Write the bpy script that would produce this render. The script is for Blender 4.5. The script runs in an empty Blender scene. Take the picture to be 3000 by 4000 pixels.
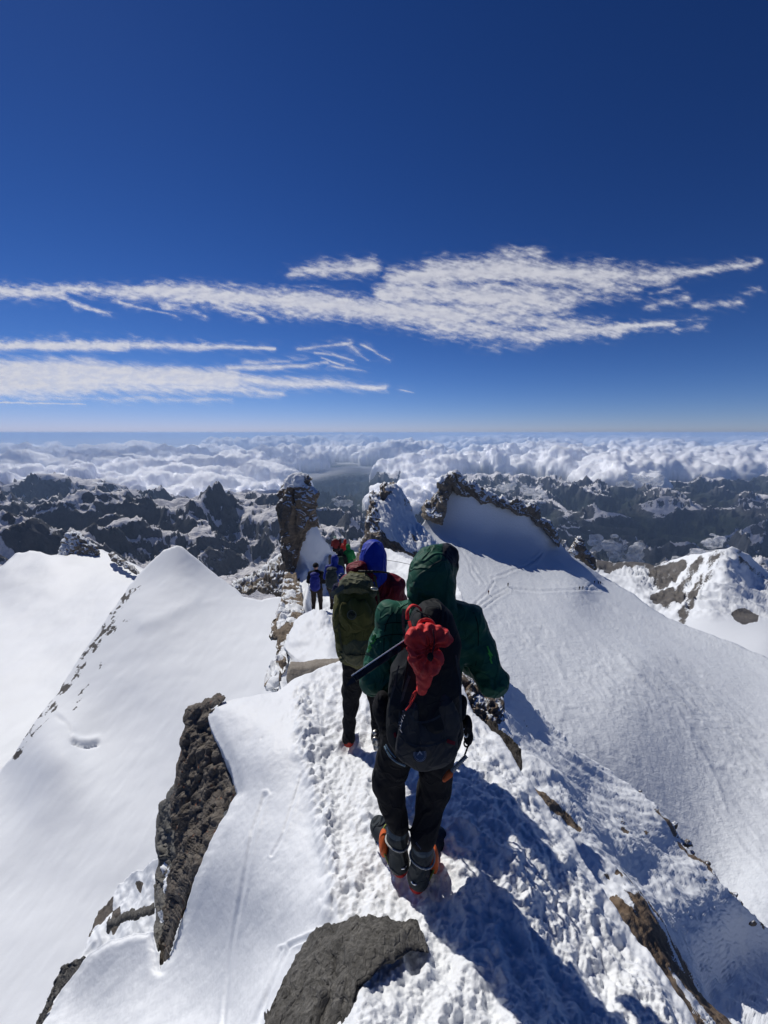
import time; T0 = time.time()
import bpy, math, random
import numpy as np
from mathutils import Vector, Matrix
random.seed(7); RNG = np.random.default_rng(11)
SC = bpy.context.scene
COL = SC.collection
F = 1507.0; PITCH = math.radians(11.6); CP, SP = math.cos(PITCH), math.sin(PITCH)

# ---------------------------------------------------------------- camera model: pixel of the photo + forward distance -> point
def cc(py):
    yn = (2000.0 - np.asarray(py, float)) / F
    return CP + yn * SP
def Pt(px, py, t):
    xn = (np.asarray(px, float) - 1500.0) / F; yn = (2000.0 - np.asarray(py, float)) / F
    return np.stack([t * xn, t * (CP + yn * SP), t * (-SP + yn * CP)], -1)
def W(px, py, d):
    return Pt(px, py, d / cc(py))

# ---------------------------------------------------------------- noise
def _h(ix, iy, iz, seed):
    h = (ix.astype(np.int64) * 374761393 + iy.astype(np.int64) * 668265263 + iz.astype(np.int64) * 2147483647 + seed * 974634777) & 0xFFFFFFFF
    h = ((h ^ (h >> 13)) * 1274126177) & 0xFFFFFFFF
    h = ((h ^ (h >> 16)) * 2246822519) & 0xFFFFFFFF
    return (h ^ (h >> 15)) & 0xFFFFFFFF
_G = np.random.default_rng(5).normal(size=(256, 3)); _G /= np.linalg.norm(_G, axis=1)[:, None]
def perlin(p, seed=0):
    p = np.asarray(p, float)
    i = np.floor(p).astype(np.int64); f = p - i; u = f * f * f * (f * (f * 6 - 15) + 10)
    out = 0; flat = not p[..., 2].any()
    for dx in (0, 1):
        wx = u[..., 0] if dx else 1 - u[..., 0]
        for dy in (0, 1):
            wy = u[..., 1] if dy else 1 - u[..., 1]
            for dz in ((0,) if flat else (0, 1)):
                wz = u[..., 2] if dz else 1 - u[..., 2]
                g = _G[_h(i[..., 0] + dx, i[..., 1] + dy, i[..., 2] + dz, seed) & 255]
                out = out + wx * wy * wz * (g[..., 0] * (f[..., 0] - dx) + g[..., 1] * (f[..., 1] - dy) + g[..., 2] * (f[..., 2] - dz))
    return out * 1.6
from concurrent.futures import ThreadPoolExecutor
_POOL = ThreadPoolExecutor(4)
def _par(fn):
    def g(p, *a, **k):
        p = np.asarray(p, float); sh = p.shape[:-1]; q = p.reshape(-1, 3)
        if len(q) < 20000: return fn(p, *a, **k)
        r = list(_POOL.map(lambda i: fn(q[i:i + 16000], *a, **k), range(0, len(q), 16000)))
        if isinstance(r[0], tuple): return tuple(np.concatenate([x[j] for x in r]).reshape(sh) for j in range(len(r[0])))
        return np.concatenate(r).reshape(sh)
    return g
def fbm(p, oct=5, seed=0, gain=.5, lac=2.03):
    a, s, o = 1.0, 0, 0; p = np.asarray(p, float); n = 0
    for k in range(oct):
        o = o + a * perlin(p, seed + k); n += a; a *= gain; p = p * lac + np.array([13.7, 13.7, 0.])
    return o / n
def ridged(p, oct=6, seed=0, gain=.5, lac=2.07):
    a, o, w, n = 1.0, 0, 1.0, 0; p = np.asarray(p, float)
    for k in range(oct):
        v = (1 - np.abs(perlin(p, seed + k))); v = v * v * w
        o = o + a * v; n += a; w = np.clip(v * 1.6, 0, 1); a *= gain; p = p * lac + np.array([7.1, 7.1, 0])
    return o / n
def worley(p, seed=0, cells=False):
    """distance to nearest feature point (and its hash 0..1)"""
    p = np.asarray(p, float); i = np.floor(p).astype(np.int64)
    best = np.full(p.shape[:-1], 9.0); sec = best.copy(); hid = np.zeros(p.shape[:-1])
    for dx in (-1, 0, 1):
        for dy in (-1, 0, 1):
            for dz in (-1, 0, 1):
                c = [i[..., 0] + dx, i[..., 1] + dy, i[..., 2] + dz]
                q = [c[k] + _h(c[0], c[1], c[2], seed + 31 * (k + 1)) / 4294967296.0 for k in range(3)]
                d = (q[0] - p[..., 0]) ** 2 + (q[1] - p[..., 1]) ** 2 + (q[2] - p[..., 2]) ** 2
                m = d < best
                sec = np.where(m, best, np.minimum(sec, d))
                if cells: hid = np.where(m, _h(c[0], c[1], c[2], seed + 777) / 4294967296.0, hid)
                best = np.where(m, d, best)
    if cells: return np.sqrt(best), np.sqrt(sec), hid
    return np.sqrt(best)
fbm = _par(fbm); ridged = _par(ridged); worley = _par(worley)
def _worley2(x, y, seed=0):
    i = np.floor(x).astype(np.int64); j = np.floor(y).astype(np.int64); z = np.zeros_like(i)
    best = np.full(x.shape, 9.0)
    for dx in (-1, 0, 1):
        for dy in (-1, 0, 1):
            a, b = i + dx, j + dy
            qx = a + _h(a, b, z, seed + 3) / 4294967296.0; qy = b + _h(a, b, z, seed + 9) / 4294967296.0
            best = np.minimum(best, (qx - x) ** 2 + (qy - y) ** 2)
    return np.sqrt(best)
def worley2(x, y, seed=0):
    return np.concatenate(list(_POOL.map(lambda i: _worley2(x[i:i + 16000], y[i:i + 16000], seed), range(0, len(x), 16000))))
def sm(x, a, b):
    t = np.clip((x - a) / (b - a), 0, 1); return t * t * (3 - 2 * t)

# ---------------------------------------------------------------- tags, meshes
def tag(o, label=None, cat=None, group=None, kind=None):
    if label: o['label'] = label
    if cat: o['category'] = cat
    if group: o['group'] = group
    if kind: o['kind'] = kind
    return o
def mk(name, V, Fc, mat=None, parent=None, smooth=True, attrs=None):
    V = np.ascontiguousarray(V, np.float32); me = bpy.data.meshes.new(name)
    if isinstance(Fc, np.ndarray):
        n, k = Fc.shape
        me.vertices.add(len(V)); me.vertices.foreach_set('co', V.ravel())
        me.loops.add(n * k); me.loops.foreach_set('vertex_index', np.ascontiguousarray(Fc, np.int32).ravel())
        me.polygons.add(n); me.polygons.foreach_set('loop_start', np.arange(0, n * k, k, dtype=np.int32))
        me.update(calc_edges=True)
    else:
        me.from_pydata([tuple(map(float, v)) for v in V], [], [tuple(map(int, f)) for f in Fc]); me.update()
    if smooth: me.polygons.foreach_set('use_smooth', np.ones(len(me.polygons), bool))
    for k, a in (attrs or {}).items():
        at = me.attributes.new(k, 'FLOAT', 'POINT'); at.data.foreach_set('value', np.ascontiguousarray(a, np.float32))
    o = bpy.data.objects.new(name, me); COL.objects.link(o)
    if mat: me.materials.append(mat)
    if parent: o.parent = parent
    return o
def empty(name, loc=(0, 0, 0)):
    o = bpy.data.objects.new(name, None); COL.objects.link(o); o.location = loc; o.empty_display_size = .1
    return o
def vnorm(V, Q):
    n = np.cross(V[Q[:, 2]] - V[Q[:, 0]], V[Q[:, 3]] - V[Q[:, 1]])
    N = np.zeros_like(V)
    for k in range(4): np.add.at(N, Q[:, k], n)
    return N / np.maximum(np.linalg.norm(N, axis=1), 1e-12)[:, None]

# ---------------------------------------------------------------- outline patches
def rough(poly, amp, step=12, seed=0, scale=40., closed=True):
    P = [np.array(p, float) for p in poly]; out = []
    n = len(P) if closed else len(P) - 1
    for i in range(n):
        a, b = P[i], P[(i + 1) % len(P)]; L = np.linalg.norm(b - a); k = max(1, int(L / step))
        for j in range(k): out.append(a + (b - a) * j / k)
    if not closed: out.append(P[-1])
    o = np.array(out); q = np.concatenate([o / scale, np.full((len(o), 1), seed * 3.3)], 1)
    o[:, 0] += amp * 2 * fbm(q, 4, seed, .6); o[:, 1] += amp * 2 * fbm(q + 50, 4, seed + 9, .6)
    return o
def seg_sd(X, poly):
    """signed distance (inside +) and nearest boundary point"""
    A = np.asarray(poly, float); B = np.roll(A, -1, 0)
    D = np.full(len(X), 1e18); NP_ = np.zeros_like(X); ins = np.zeros(len(X), bool)
    for a, b in zip(A, B):
        e = b - a; L = e @ e + 1e-12
        t = np.clip(((X - a) @ e) / L, 0, 1); q = a + t[:, None] * e
        d = ((X - q) ** 2).sum(1); m = d < D; D[m] = d[m]; NP_[m] = q[m]
        c = ((a[1] > X[:, 1]) != (b[1] > X[:, 1]))
        if c.any():
            xi = a[0] + (X[:, 1] - a[1]) * e[0] / (e[1] if abs(e[1]) > 1e-12 else 1e-12)
            ins ^= c & (X[:, 0] < xi)
    D = np.sqrt(D)
    return np.where(ins, D, -D), NP_
_seg1 = seg_sd
def seg_sd(X, poly):
    if len(X) < 8000: return _seg1(X, poly)
    r = list(_POOL.map(lambda i: _seg1(X[i:i + 6000], poly), range(0, len(X), 6000)))
    return np.concatenate([a for a, b in r]), np.concatenate([b for a, b in r])
def line_d(X, line):
    D = np.full(len(X), 1e18); A = np.asarray(line, float)
    for a, b in zip(A[:-1], A[1:]):
        e = b - a; L = e @ e + 1e-12
        t = np.clip(((X - a) @ e) / L, 0, 1); q = a + t[:, None] * e
        D = np.minimum(D, ((X - q) ** 2).sum(1))
    return np.sqrt(D)
def patch2d(poly, s):
    poly = np.asarray(poly, float); lo = poly.min(0) - s; hi = poly.max(0) + s
    nx = int((hi[0] - lo[0]) / s) + 2; ny = int((hi[1] - lo[1]) / s) + 2
    gx, gy = np.meshgrid(lo[0] + np.arange(nx) * s, lo[1] + np.arange(ny) * s)
    X = np.stack([gx.ravel(), gy.ravel()], 1)
    if nx * ny > 30000:      # coarse distances first, exact ones only near the outline
        c = 8; cx_ = np.arange(0, nx + c, c); cy_ = np.arange(0, ny + c, c)
        hx, hy = np.meshgrid(lo[0] + cx_ * s, lo[1] + cy_ * s); cs_, cn_ = seg_sd(np.stack([hx.ravel(), hy.ravel()], 1), poly)
        cs_ = cs_.reshape(hx.shape)
        fx = (X[:, 0] - lo[0]) / s / c; fy = (X[:, 1] - lo[1]) / s / c; ix = np.minimum(fx.astype(int), len(cx_) - 2); iy = np.minimum(fy.astype(int), len(cy_) - 2); fx -= ix; fy -= iy
        sd = cs_[iy, ix] * (1 - fx) * (1 - fy) + cs_[iy, ix + 1] * fx * (1 - fy) + cs_[iy + 1, ix] * (1 - fx) * fy + cs_[iy + 1, ix + 1] * fx * fy
        near = X.copy(); m = np.abs(sd) < c * s * 1.6; sd[m], near[m] = seg_sd(X[m], poly)
    else: sd, near = seg_sd(X, poly)
    S = sd.reshape(ny, nx)
    cs = (S[:-1, :-1] + S[1:, :-1] + S[:-1, 1:] + S[1:, 1:]) > 0
    id_ = np.arange(nx * ny).reshape(ny, nx)
    Q = np.stack([id_[:-1, :-1][cs], id_[1:, :-1][cs], id_[1:, 1:][cs], id_[:-1, 1:][cs]], 1)
    used = np.unique(Q); rm = np.full(nx * ny, -1); rm[used] = np.arange(len(used)); Q = rm[Q]
    X = X[used]; sd = sd[used]; near = near[used]
    E = np.concatenate([Q[:, [0, 1]], Q[:, [1, 2]], Q[:, [2, 3]], Q[:, [3, 0]]])
    key = E[:, 0].astype(np.int64) * len(X) + E[:, 1]; rkey = E[:, 1].astype(np.int64) * len(X) + E[:, 0]
    BE = E[~np.isin(key, rkey)]
    bv = np.unique(BE); m = np.zeros(len(X), bool); m[bv] = True; m |= sd < 0
    sn = m & (np.abs(sd) < 1.5 * s)
    X[sn] = near[sn]; sd = np.where(m, 0, sd)
    return X, Q, BE, sd
def rbf(ctrl):
    """thin plate fit of inverse view depth over the picture plane (planes stay planes)"""
    c = np.array(ctrl, float); P = c[:, :2] / 1000.0; t = c[:, 2] / cc(c[:, 1]); v = 1.0 / t
    n = len(P); r = np.linalg.norm(P[:, None] - P[None], axis=2)
    K = np.where(r > 0, r * r * np.log(r + 1e-12), 0) + np.eye(n) * 1e-5
    T = np.concatenate([np.ones((n, 1)), P], 1)
    A = np.block([[K, T], [T.T, np.zeros((3, 3))]])
    w = np.linalg.solve(A, np.concatenate([v, np.zeros(3)]))
    lo, hi = v.min() * .4, v.max() * 2.0
    def f(X):
        X = X / 1000.0; out = np.empty(len(X))
        for i in range(0, len(X), 60000):
            x = X[i:i + 60000]; r = np.linalg.norm(x[:, None] - P[None], axis=2)
            out[i:i + 60000] = np.where(r > 0, r * r * np.log(r + 1e-12), 0) @ w[:n] + w[n] + x @ w[n + 1:]
        return 1.0 / np.clip(out, lo, hi)
    return f
def skirt(V, BE, rings):
    """continue a sheet beyond its outline: every ring lies further out, away from the viewer and lower"""
    bv = np.unique(BE); rm = {v: i for i, v in enumerate(bv)}
    B = V[bv]; H = B.copy(); H[:, 2] = 0; H /= np.maximum(np.linalg.norm(H, axis=1), 1e-9)[:, None]
    Vs = [V]; n = len(V); prev = bv; Q = []
    be = np.array([[rm[a], rm[b]] for a, b in BE])
    for (out, down) in rings:
        R = B + H * out; R[:, 2] -= down; Vs.append(R); cur = n + np.arange(len(bv)); n += len(bv)
        Q.append(np.stack([prev[be[:, 1]], prev[be[:, 0]], cur[be[:, 0]], cur[be[:, 1]]], 1)); prev = cur
    return np.concatenate(Vs), np.concatenate(Q), bv
def sheet(name, outline, ctrl, s, mat, disp=None, rings=((1, .3),), attr=None, warp=None):
    X, Q, BE, sd = patch2d(outline, s)
    t = rbf(ctrl)(X)
    V = Pt(X[:, 0], X[:, 1], t)
    N = vnorm(V, Q); flip = (N * V).sum(1) > 0; N[flip] *= -1
    if disp is not None:
        D = disp(V, X, sd, t)
        V = V + (D if D.ndim == 2 else N * D[:, None])
    V2, Q2, bv = skirt(V, BE, rings)
    at = {}
    if attr is not None:
        for k, a in attr(V, X, sd, t).items():
            at[k] = np.concatenate([a] + [a[bv]] * len(rings))
    return mk(name, V2, np.concatenate([Q, Q2])[:, ::-1], mat, attrs=at)
def slab(name, outline, ctrl, s, mat, front, back, disp=None, attr=None, parent=None, power=.5, width=None, flat=True):
    """a solid body: outline in the picture, own distance, real thickness in metres front and back"""
    X, Q, BE, sd = patch2d(outline, s)
    t = rbf(ctrl)(X) if len(ctrl) > 2 else np.full(len(X), ctrl[0][2] / cc(ctrl[0][1]))
    w = width or max(sd.max(), 1e-6); pr = np.clip(sd / w, 0, 1); pr = (1 - (1 - pr) ** 2) ** power
    Vf = Pt(X[:, 0], X[:, 1], t); R = Vf / np.linalg.norm(Vf, axis=1)[:, None]
    R[:, 2] *= .3
    Vb = Vf + R * (back * pr)[:, None]; Vf = Vf - R * (front * pr)[:, None]
    n = len(X); bnd = sd <= 0
    bid = np.arange(n) + n; bid[bnd] = np.arange(n)[bnd]
    V = np.concatenate([Vf, Vb]); Qb = bid[Q][:, ::-1]; QQ = np.concatenate([Q, Qb])
    N = vnorm(V, QQ)
    c = V.mean(0)
    if ((V[:n] - c) * N[:n]).sum() < 0: N *= -1
    X2 = np.concatenate([X, X]); sd2 = np.concatenate([sd, sd])
    if disp is not None:
        D = disp(V, X2, sd2)
        V = V + (D if D.ndim == 2 else N * D[:, None])
    N = vnorm(V, QQ)
    if ((V[:n] - c) * N[:n]).sum() < 0: N *= -1
    at = attr(V, X2, sd2, N) if attr else {}
    used = np.unique(QQ); rm = np.zeros(2 * n, int); rm[used] = np.arange(len(used))
    return mk(name, V[used], rm[QQ][:, ::-1], mat, parent=parent, smooth=not flat, attrs={k: a[used] for k, a in at.items()})

# ---------------------------------------------------------------- node helper
class NT:
    def __init__(s, name):
        s.m = bpy.data.materials.new(name); s.m.use_nodes = True; s.t = s.m.node_tree; s.t.nodes.clear()
        s.out = s.n('ShaderNodeOutputMaterial')
    def n(s, ty, ins=None, **kw):
        nd = s.t.nodes.new(ty)
        for k, v in kw.items(): setattr(nd, k, v)
        for k, v in (ins or {}).items(): s.set(nd, k, v)
        return nd
    def set(s, nd, k, v):
        i = nd.inputs[k]
        if hasattr(v, 'node'): s.t.links.new(v, i)
        elif hasattr(v, 'outputs'): s.t.links.new(v.outputs[0], i)
        elif isinstance(v, (tuple, list)) and len(v) == 3 and i.type == 'RGBA': i.default_value = (*v, 1)
        else: i.default_value = v
    def noise(s, scale, det=6, rough=.55, co=None, dist=0):
        nd = s.n('ShaderNodeTexNoise', {'Scale': scale, 'Detail': det, 'Roughness': rough, 'Distortion': dist})
        if co is not None: s.t.links.new(co, nd.inputs['Vector'])
        return nd.outputs['Fac']
    def math(s, op, a, b=0.5, c=None, clamp=False):
        nd = s.n('ShaderNodeMath', {0: a, 1: b}, operation=op, use_clamp=clamp)
        if c is not None: s.set(nd, 2, c)
        return nd.outputs[0]
    def ramp(s, fac, stops):
        nd = s.n('ShaderNodeValToRGB', {'Fac': fac}); el = nd.color_ramp.elements
        while len(el) < len(stops): el.new(.5)
        for e, (p, c) in zip(el, stops): e.position = p; e.color = (*c, 1) if len(c) == 3 else c
        return nd.outputs['Color']
    def mix(s, f, a, b, blend='MIX'):
        nd = s.n('ShaderNodeMix', data_type='RGBA', blend_type=blend)
        s.set(nd, 0, f); s.set(nd, 6, a); s.set(nd, 7, b)
        return nd.outputs[2]
    def remap(s, v, a, b, c=0., d=1.):
        nd = s.n('ShaderNodeMapRange', {0: v, 1: a, 2: b, 3: c, 4: d}); return nd.outputs[0]
    def bump(s, h, strength=.5, dist=.02, nrm=None):
        nd = s.n('ShaderNodeBump', {'Strength': strength, 'Distance': dist, 'Height': h})
        if nrm is not None: s.set(nd, 'Normal', nrm)
        return nd.outputs[0]
    def pri(s, **k):
        nd = s.n('ShaderNodeBsdfPrincipled')
        for a, v in k.items(): s.set(nd, a.replace('_', ' '), v)
        return nd
    def done(s, sh):
        s.t.links.new(sh.outputs[0] if hasattr(sh, 'outputs') else sh, s.out.inputs[0]); return s.m
def co_obj(m): return m.n('ShaderNodeTexCoord').outputs['Object']
SNOWC = (.83, .855, .875)
def snow_mat(name, sc=1.0, bump=.5, dist=.01, col=SNOWC, streak=False):
    m = NT(name); co = co_obj(m)
    n1 = m.noise(40 * sc, 6, .6, co); n2 = m.noise(6 * sc, 5, .5, co); n3 = m.noise(1.1 * sc, 3, .5, co)
    h = m.math('ADD', n2, m.math('MULTIPLY', n1, .4))
    c = m.mix(n3, tuple(x * .95 for x in col), tuple(min(1, x * 1.04) for x in col))
    p = m.pri(Base_Color=c, Roughness=.55, Normal=m.bump(h, bump, dist)); p.inputs['Specular IOR Level'].default_value = .25
    return m.done(p)
def rock_mat(name, sc=1.0, cols=((.035, .03, .026), (.11, .095, .08), (.2, .175, .15)), bump=.9, dist=.02, snow=False,
             lichen=0, strata=False, snowedge=.18):
    m = NT(name); co = co_obj(m)
    if strata:
        mp = m.n('ShaderNodeMapping', {'Vector': co, 'Scale': (1, 1, 3.2), 'Rotation': (0.12, .18, 0)}); rc = mp.outputs[0]
    else: rc = co
    n1 = m.noise(3 * sc, 8, .68, rc, .4); n2 = m.noise(14 * sc, 6, .65, rc)
    vo = m.n('ShaderNodeTexVoronoi', {'Scale': 5 * sc, 'Vector': rc}, feature='DISTANCE_TO_EDGE').outputs['Distance']
    f = m.math('MULTIPLY_ADD', n2, .45, m.math('MULTIPLY', n1, .6))
    c = m.ramp(f, [(.30, cols[0]), (.5, cols[1]), (.72, cols[2])])
    h = m.math('ADD', m.math('ADD', n1, m.math('MULTIPLY', n2, .6)), m.remap(vo, 0, .12, -.25, 0))
    if lichen:
        l = m.remap(m.noise(9 * sc, 3, .5, co), .64, .68); l2 = m.remap(m.noise(30 * sc, 3, .5, co), .45, .6)
        c = m.mix(m.math('MULTIPLY', m.math('MULTIPLY', l, l2), lichen), c, (.32, .085, .02))
    nb = m.bump(h, bump, dist)
    rough = .85
    if snow:
        at = m.n('ShaderNodeAttribute', attribute_name='snow').outputs['Fac']
        nn = m.noise(12 * sc, 6, .6, co)
        k = m.math('ADD', at, m.math('MULTIPLY', m.math('SUBTRACT', nn, .5), .7))
        k = m.remap(k, .5 - snowedge * .3, .5 + snowedge * .3)
        c = m.mix(k, c, SNOWC)
        # rock is rougher in relief than the snow lying on it
        nb = m.bump(m.math('MULTIPLY', h, m.remap(k, 0, 1, 1, .25)), bump, dist)
    p = m.pri(Base_Color=c, Roughness=rough, Normal=nb); p.inputs['Specular IOR Level'].default_value = .25
    return m.done(p)
# ================================================================ people: smooth-union volumes turned into one skin each
def seg(p, a, b, ra, rb):
    a, b = np.array(a, float), np.array(b, float); e = b - a; t = np.clip(((p - a) @ e) / (e @ e + 1e-12), 0, 1)
    return np.linalg.norm(p - (a + t[..., None] * e), axis=-1) - (ra + (rb - ra) * t)
def ell(p, c, r, rot=None):
    q = p - np.array(c, float)
    if rot is not None: q = q @ np.array(Matrix.Rotation(rot[0], 3, 'X') @ Matrix.Rotation(rot[1], 3, 'Y') @ Matrix.Rotation(rot[2], 3, 'Z'))
    r = np.array(r, float); k0 = np.linalg.norm(q / r, axis=-1); k1 = np.linalg.norm(q / (r * r), axis=-1)
    return k0 * (k0 - 1) / np.maximum(k1, 1e-9)
def bounds(pr):
    lo, hi = [], []
    for q in pr:
        if q[0] == 'c': _, a, b, ra, rb = q[:5]; lo += [np.minimum(a, b) - max(ra, rb)]; hi += [np.maximum(a, b) + max(ra, rb)]
        elif q[0] == 'e': _, c, r = q[:3]; R = max(r) if len(q) > 3 and q[3] is not None else np.array(r); lo += [np.array(c) - R]; hi += [np.array(c) + R]
        else: lo += [np.array(q[2])]; hi += [np.array(q[3])]
    return np.min(lo, 0), np.max(hi, 0)
def field_of(pr, h, k, pad):
    lo, hi = bounds(pr); lo = lo - pad; hi = hi + pad; n = np.ceil((hi - lo) / h).astype(int) + 1
    ax = [lo[i] + np.arange(n[i]) * h for i in range(3)]; Fd = np.full(n, max(9.0, 400 * h))
    for q in pr:
        l, u = bounds([q]); l = l - pad - k; u = u + pad + k
        i0 = np.maximum(0, ((l - lo) / h).astype(int)); i1 = np.minimum(n, ((u - lo) / h).astype(int) + 2)
        g = np.stack(np.meshgrid(*[ax[i][i0[i]:i1[i]] for i in range(3)], indexing='ij'), -1); s_ = tuple(slice(a, b) for a, b in zip(i0, i1))
        d = seg(g, *q[1:5]) if q[0] == 'c' else ell(g, q[1], q[2], q[3] if len(q) > 3 else None) if q[0] == 'e' else q[1](g)
        o = Fd[s_]; hh = np.clip(.5 + .5 * (o - d) / k, 0, 1); Fd[s_] = o + (d - o) * hh - k * hh * (1 - hh)
    return Fd, ax
def nets(Fd, ax):
    n = np.array(Fd.shape); S = Fd < 0
    P0 = np.zeros(tuple(n - 1) + (3,)); cnt = np.zeros(tuple(n - 1))
    for d in range(3):
        a, b = [(0, 1) if i != d else (None,) for i in range(3)], None
        for o1 in (0, 1):
            for o2 in (0, 1):
                oth = [i for i in range(3) if i != d]; s0 = [None] * 3; s1 = [None] * 3
                s0[d] = slice(0, n[d] - 1); s1[d] = slice(1, n[d])
                for i, o in zip(oth, (o1, o2)): s0[i] = s1[i] = slice(o, n[i] - 1 + o)
                A, B = Fd[tuple(s0)], Fd[tuple(s1)]; m_ = (A < 0) != (B < 0)
                t = np.where(m_, A / np.where(m_, A - B, 1), 0); cnt += m_
                P0[..., d] += np.where(m_, t, 0)
                for i, o in zip(oth, (o1, o2)): P0[..., i] += m_ * o
    act = cnt > 0; idx = np.full(act.shape, -1); idx[act] = np.arange(act.sum()); ijk = np.argwhere(act); h = ax[0][1] - ax[0][0]
    V = (ijk + P0[act] / cnt[act][:, None]) * h + np.array([a[0] for a in ax]); Q = []
    for d in range(3):
        e1, e2 = (d + 1) % 3, (d + 2) % 3; s0 = [slice(1, n[i] - 1) for i in range(3)]; s1 = list(s0); s0[d] = slice(0, n[d] - 1); s1[d] = slice(1, n[d])
        A, B = S[tuple(s0)], S[tuple(s1)]; w_ = np.argwhere(A != B); inv = B[tuple(w_.T)]
        base = w_.copy()
        for i in range(3):
            if i != d: base[:, i] += 1
        u1 = np.zeros(3, int); u1[e1] = 1; u2 = np.zeros(3, int); u2[e2] = 1
        q = np.stack([idx[tuple((base).T)], idx[tuple((base - u1).T)], idx[tuple((base - u1 - u2).T)], idx[tuple((base - u2).T)]], 1)
        q[inv] = q[inv][:, ::-1]; Q.append(q)
    return V, np.concatenate(Q)[:, ::-1]
def skin(name, pr, mat, parent=None, base=(0, 0, 0), h=.012, k=.03, wr=None, cut=None, attr=None, relax=1):
    Fd, ax = field_of(pr, h, k, .03 + h * 2)
    G = None
    if wr is not None or cut is not None:
        near = np.abs(Fd) < h * 4 + .03; G = np.stack(np.meshgrid(*ax, indexing='ij'), -1)[near]
        if wr is not None: Fd[near] += wr(G)
        if cut is not None: Fd[near] = np.maximum(Fd[near], cut(G))
    V, Q = nets(Fd, ax)
    for _ in range(relax):
        A = np.zeros_like(V); c = np.zeros(len(V))
        for a, b in ((0, 1), (1, 2), (2, 3), (3, 0)):
            np.add.at(A, Q[:, a], V[Q[:, b]]); np.add.at(A, Q[:, b], V[Q[:, a]]); np.add.at(c, Q[:, a], 1); np.add.at(c, Q[:, b], 1)
        V = V * .6 + .4 * A / np.maximum(c, 1)[:, None]
    at = attr(V) if attr else None
    return mk(name, V - np.array(base), Q, mat, parent, attrs=at)
def tube(name, pts, r, mat, parent=None, base=(0, 0, 0), n=8, flat=1.0, closed=False):
    P = [np.array(p, float) for p in pts]; V, Fc = [], []; r = r if hasattr(r, '__len__') else [r] * len(P); up = np.array([0, 0, 1.])
    for i, p in enumerate(P):
        if closed: d = P[(i + 1) % len(P)] - P[i - 1]
        else: d = P[min(i + 1, len(P) - 1)] - P[max(i - 1, 0)]
        d /= np.linalg.norm(d) + 1e-9; u = np.cross(d, up); u = u / np.linalg.norm(u) if np.linalg.norm(u) > 1e-3 else np.array([1., 0, 0]); v = np.cross(u, d)
        for j in range(n):
            a = 2 * math.pi * j / n; V.append(p + (u * math.cos(a) + v * math.sin(a) * flat) * r[i])
    m_ = len(P)
    for i in range(m_ if closed else m_ - 1):
        for j in range(n): a, b = i * n + j, i * n + (j + 1) % n; c, d = ((i + 1) % m_) * n + (j + 1) % n, ((i + 1) % m_) * n + j; Fc.append((a, d, c, b))
    if not closed: Fc += [tuple(range(n)), tuple((m_ - 1) * n + j for j in range(n))[::-1]]
    return mk(name, np.array(V) - np.array(base), Fc, mat, parent)
def curve(pts, k=6):
    P = [np.array(p, float) for p in pts]; P = [P[0]] + P + [P[-1]]; o = []
    for i in range(1, len(P) - 2):
        for j in range(k):
            t = j / k; a, b, c, d = P[i - 1:i + 3]; o.append(.5 * (2 * b + (c - a) * t + (2 * a - 5 * b + 4 * c - d) * t * t + (3 * b - a - 3 * c + d) * t ** 3))
    o.append(P[-2]); return o
# ================================================================ camera, sun, sky, air
cam = bpy.data.cameras.new('camera'); cam.sensor_fit = 'VERTICAL'; cam.sensor_height = 24; cam.lens = 24 * F / 4000.0
cam.clip_start = .05; cam.clip_end = 400000
co_ = bpy.data.objects.new('camera', cam); COL.objects.link(co_); co_.rotation_euler = (math.pi / 2 - PITCH, 0, 0); SC.camera = co_
SUN_EL, SUN_AZ = math.radians(42), math.radians(-38)      # azimuth measured from straight ahead, negative = left
sl = bpy.data.lights.new('sun', 'SUN'); sl.energy = 3.4; sl.angle = math.radians(.53); sl.color = (1, .965, .91)
so = bpy.data.objects.new('sun', sl); COL.objects.link(so)
sdir = Vector((math.sin(SUN_AZ) * math.cos(SUN_EL), math.cos(SUN_AZ) * math.cos(SUN_EL), math.sin(SUN_EL)))
so.rotation_euler = sdir.to_track_quat('Z', 'Y').to_euler()
w = bpy.data.worlds.new('World'); SC.world = w; w.use_nodes = True; nt = w.node_tree
bg = nt.nodes['Background']; sk = nt.nodes.new('ShaderNodeTexSky'); sk.sky_type = 'NISHITA'; sk.sun_disc = False
sk.sun_elevation = SUN_EL; sk.sun_rotation = SUN_AZ; sk.altitude = 4000; sk.air_density = 1.0; sk.dust_density = .3; sk.ozone_density = 2.0
gm = nt.nodes.new('ShaderNodeGamma'); gm.inputs[1].default_value = 1.42
hs = nt.nodes.new('ShaderNodeHueSaturation'); hs.inputs['Saturation'].default_value = 1.1
nt.links.new(sk.outputs[0], gm.inputs[0]); nt.links.new(gm.outputs[0], hs.inputs['Color']); tn = nt.nodes.new('ShaderNodeMix'); tn.data_type = 'RGBA'; tn.blend_type = 'MULTIPLY'; tn.inputs[0].default_value = 1; tn.inputs[7].default_value = (.60 * .84, .745 * .75, .97 * .80, 1)
nt.links.new(hs.outputs[0], tn.inputs[6]); cp1 = nt.nodes.new('ShaderNodeVectorMath'); cp1.operation = 'MULTIPLY_ADD'; cp1.inputs[1].default_value = (.026, .038, .024); cp1.inputs[2].default_value = (1, 1, 1)
cp2 = nt.nodes.new('ShaderNodeVectorMath'); cp2.operation = 'DIVIDE'; nt.links.new(tn.outputs[2], cp1.inputs[0]); nt.links.new(tn.outputs[2], cp2.inputs[0]); nt.links.new(cp1.outputs[0], cp2.inputs[1]); nt.links.new(cp2.outputs[0], bg.inputs[0])
bg.inputs[1].default_value = .05
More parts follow.
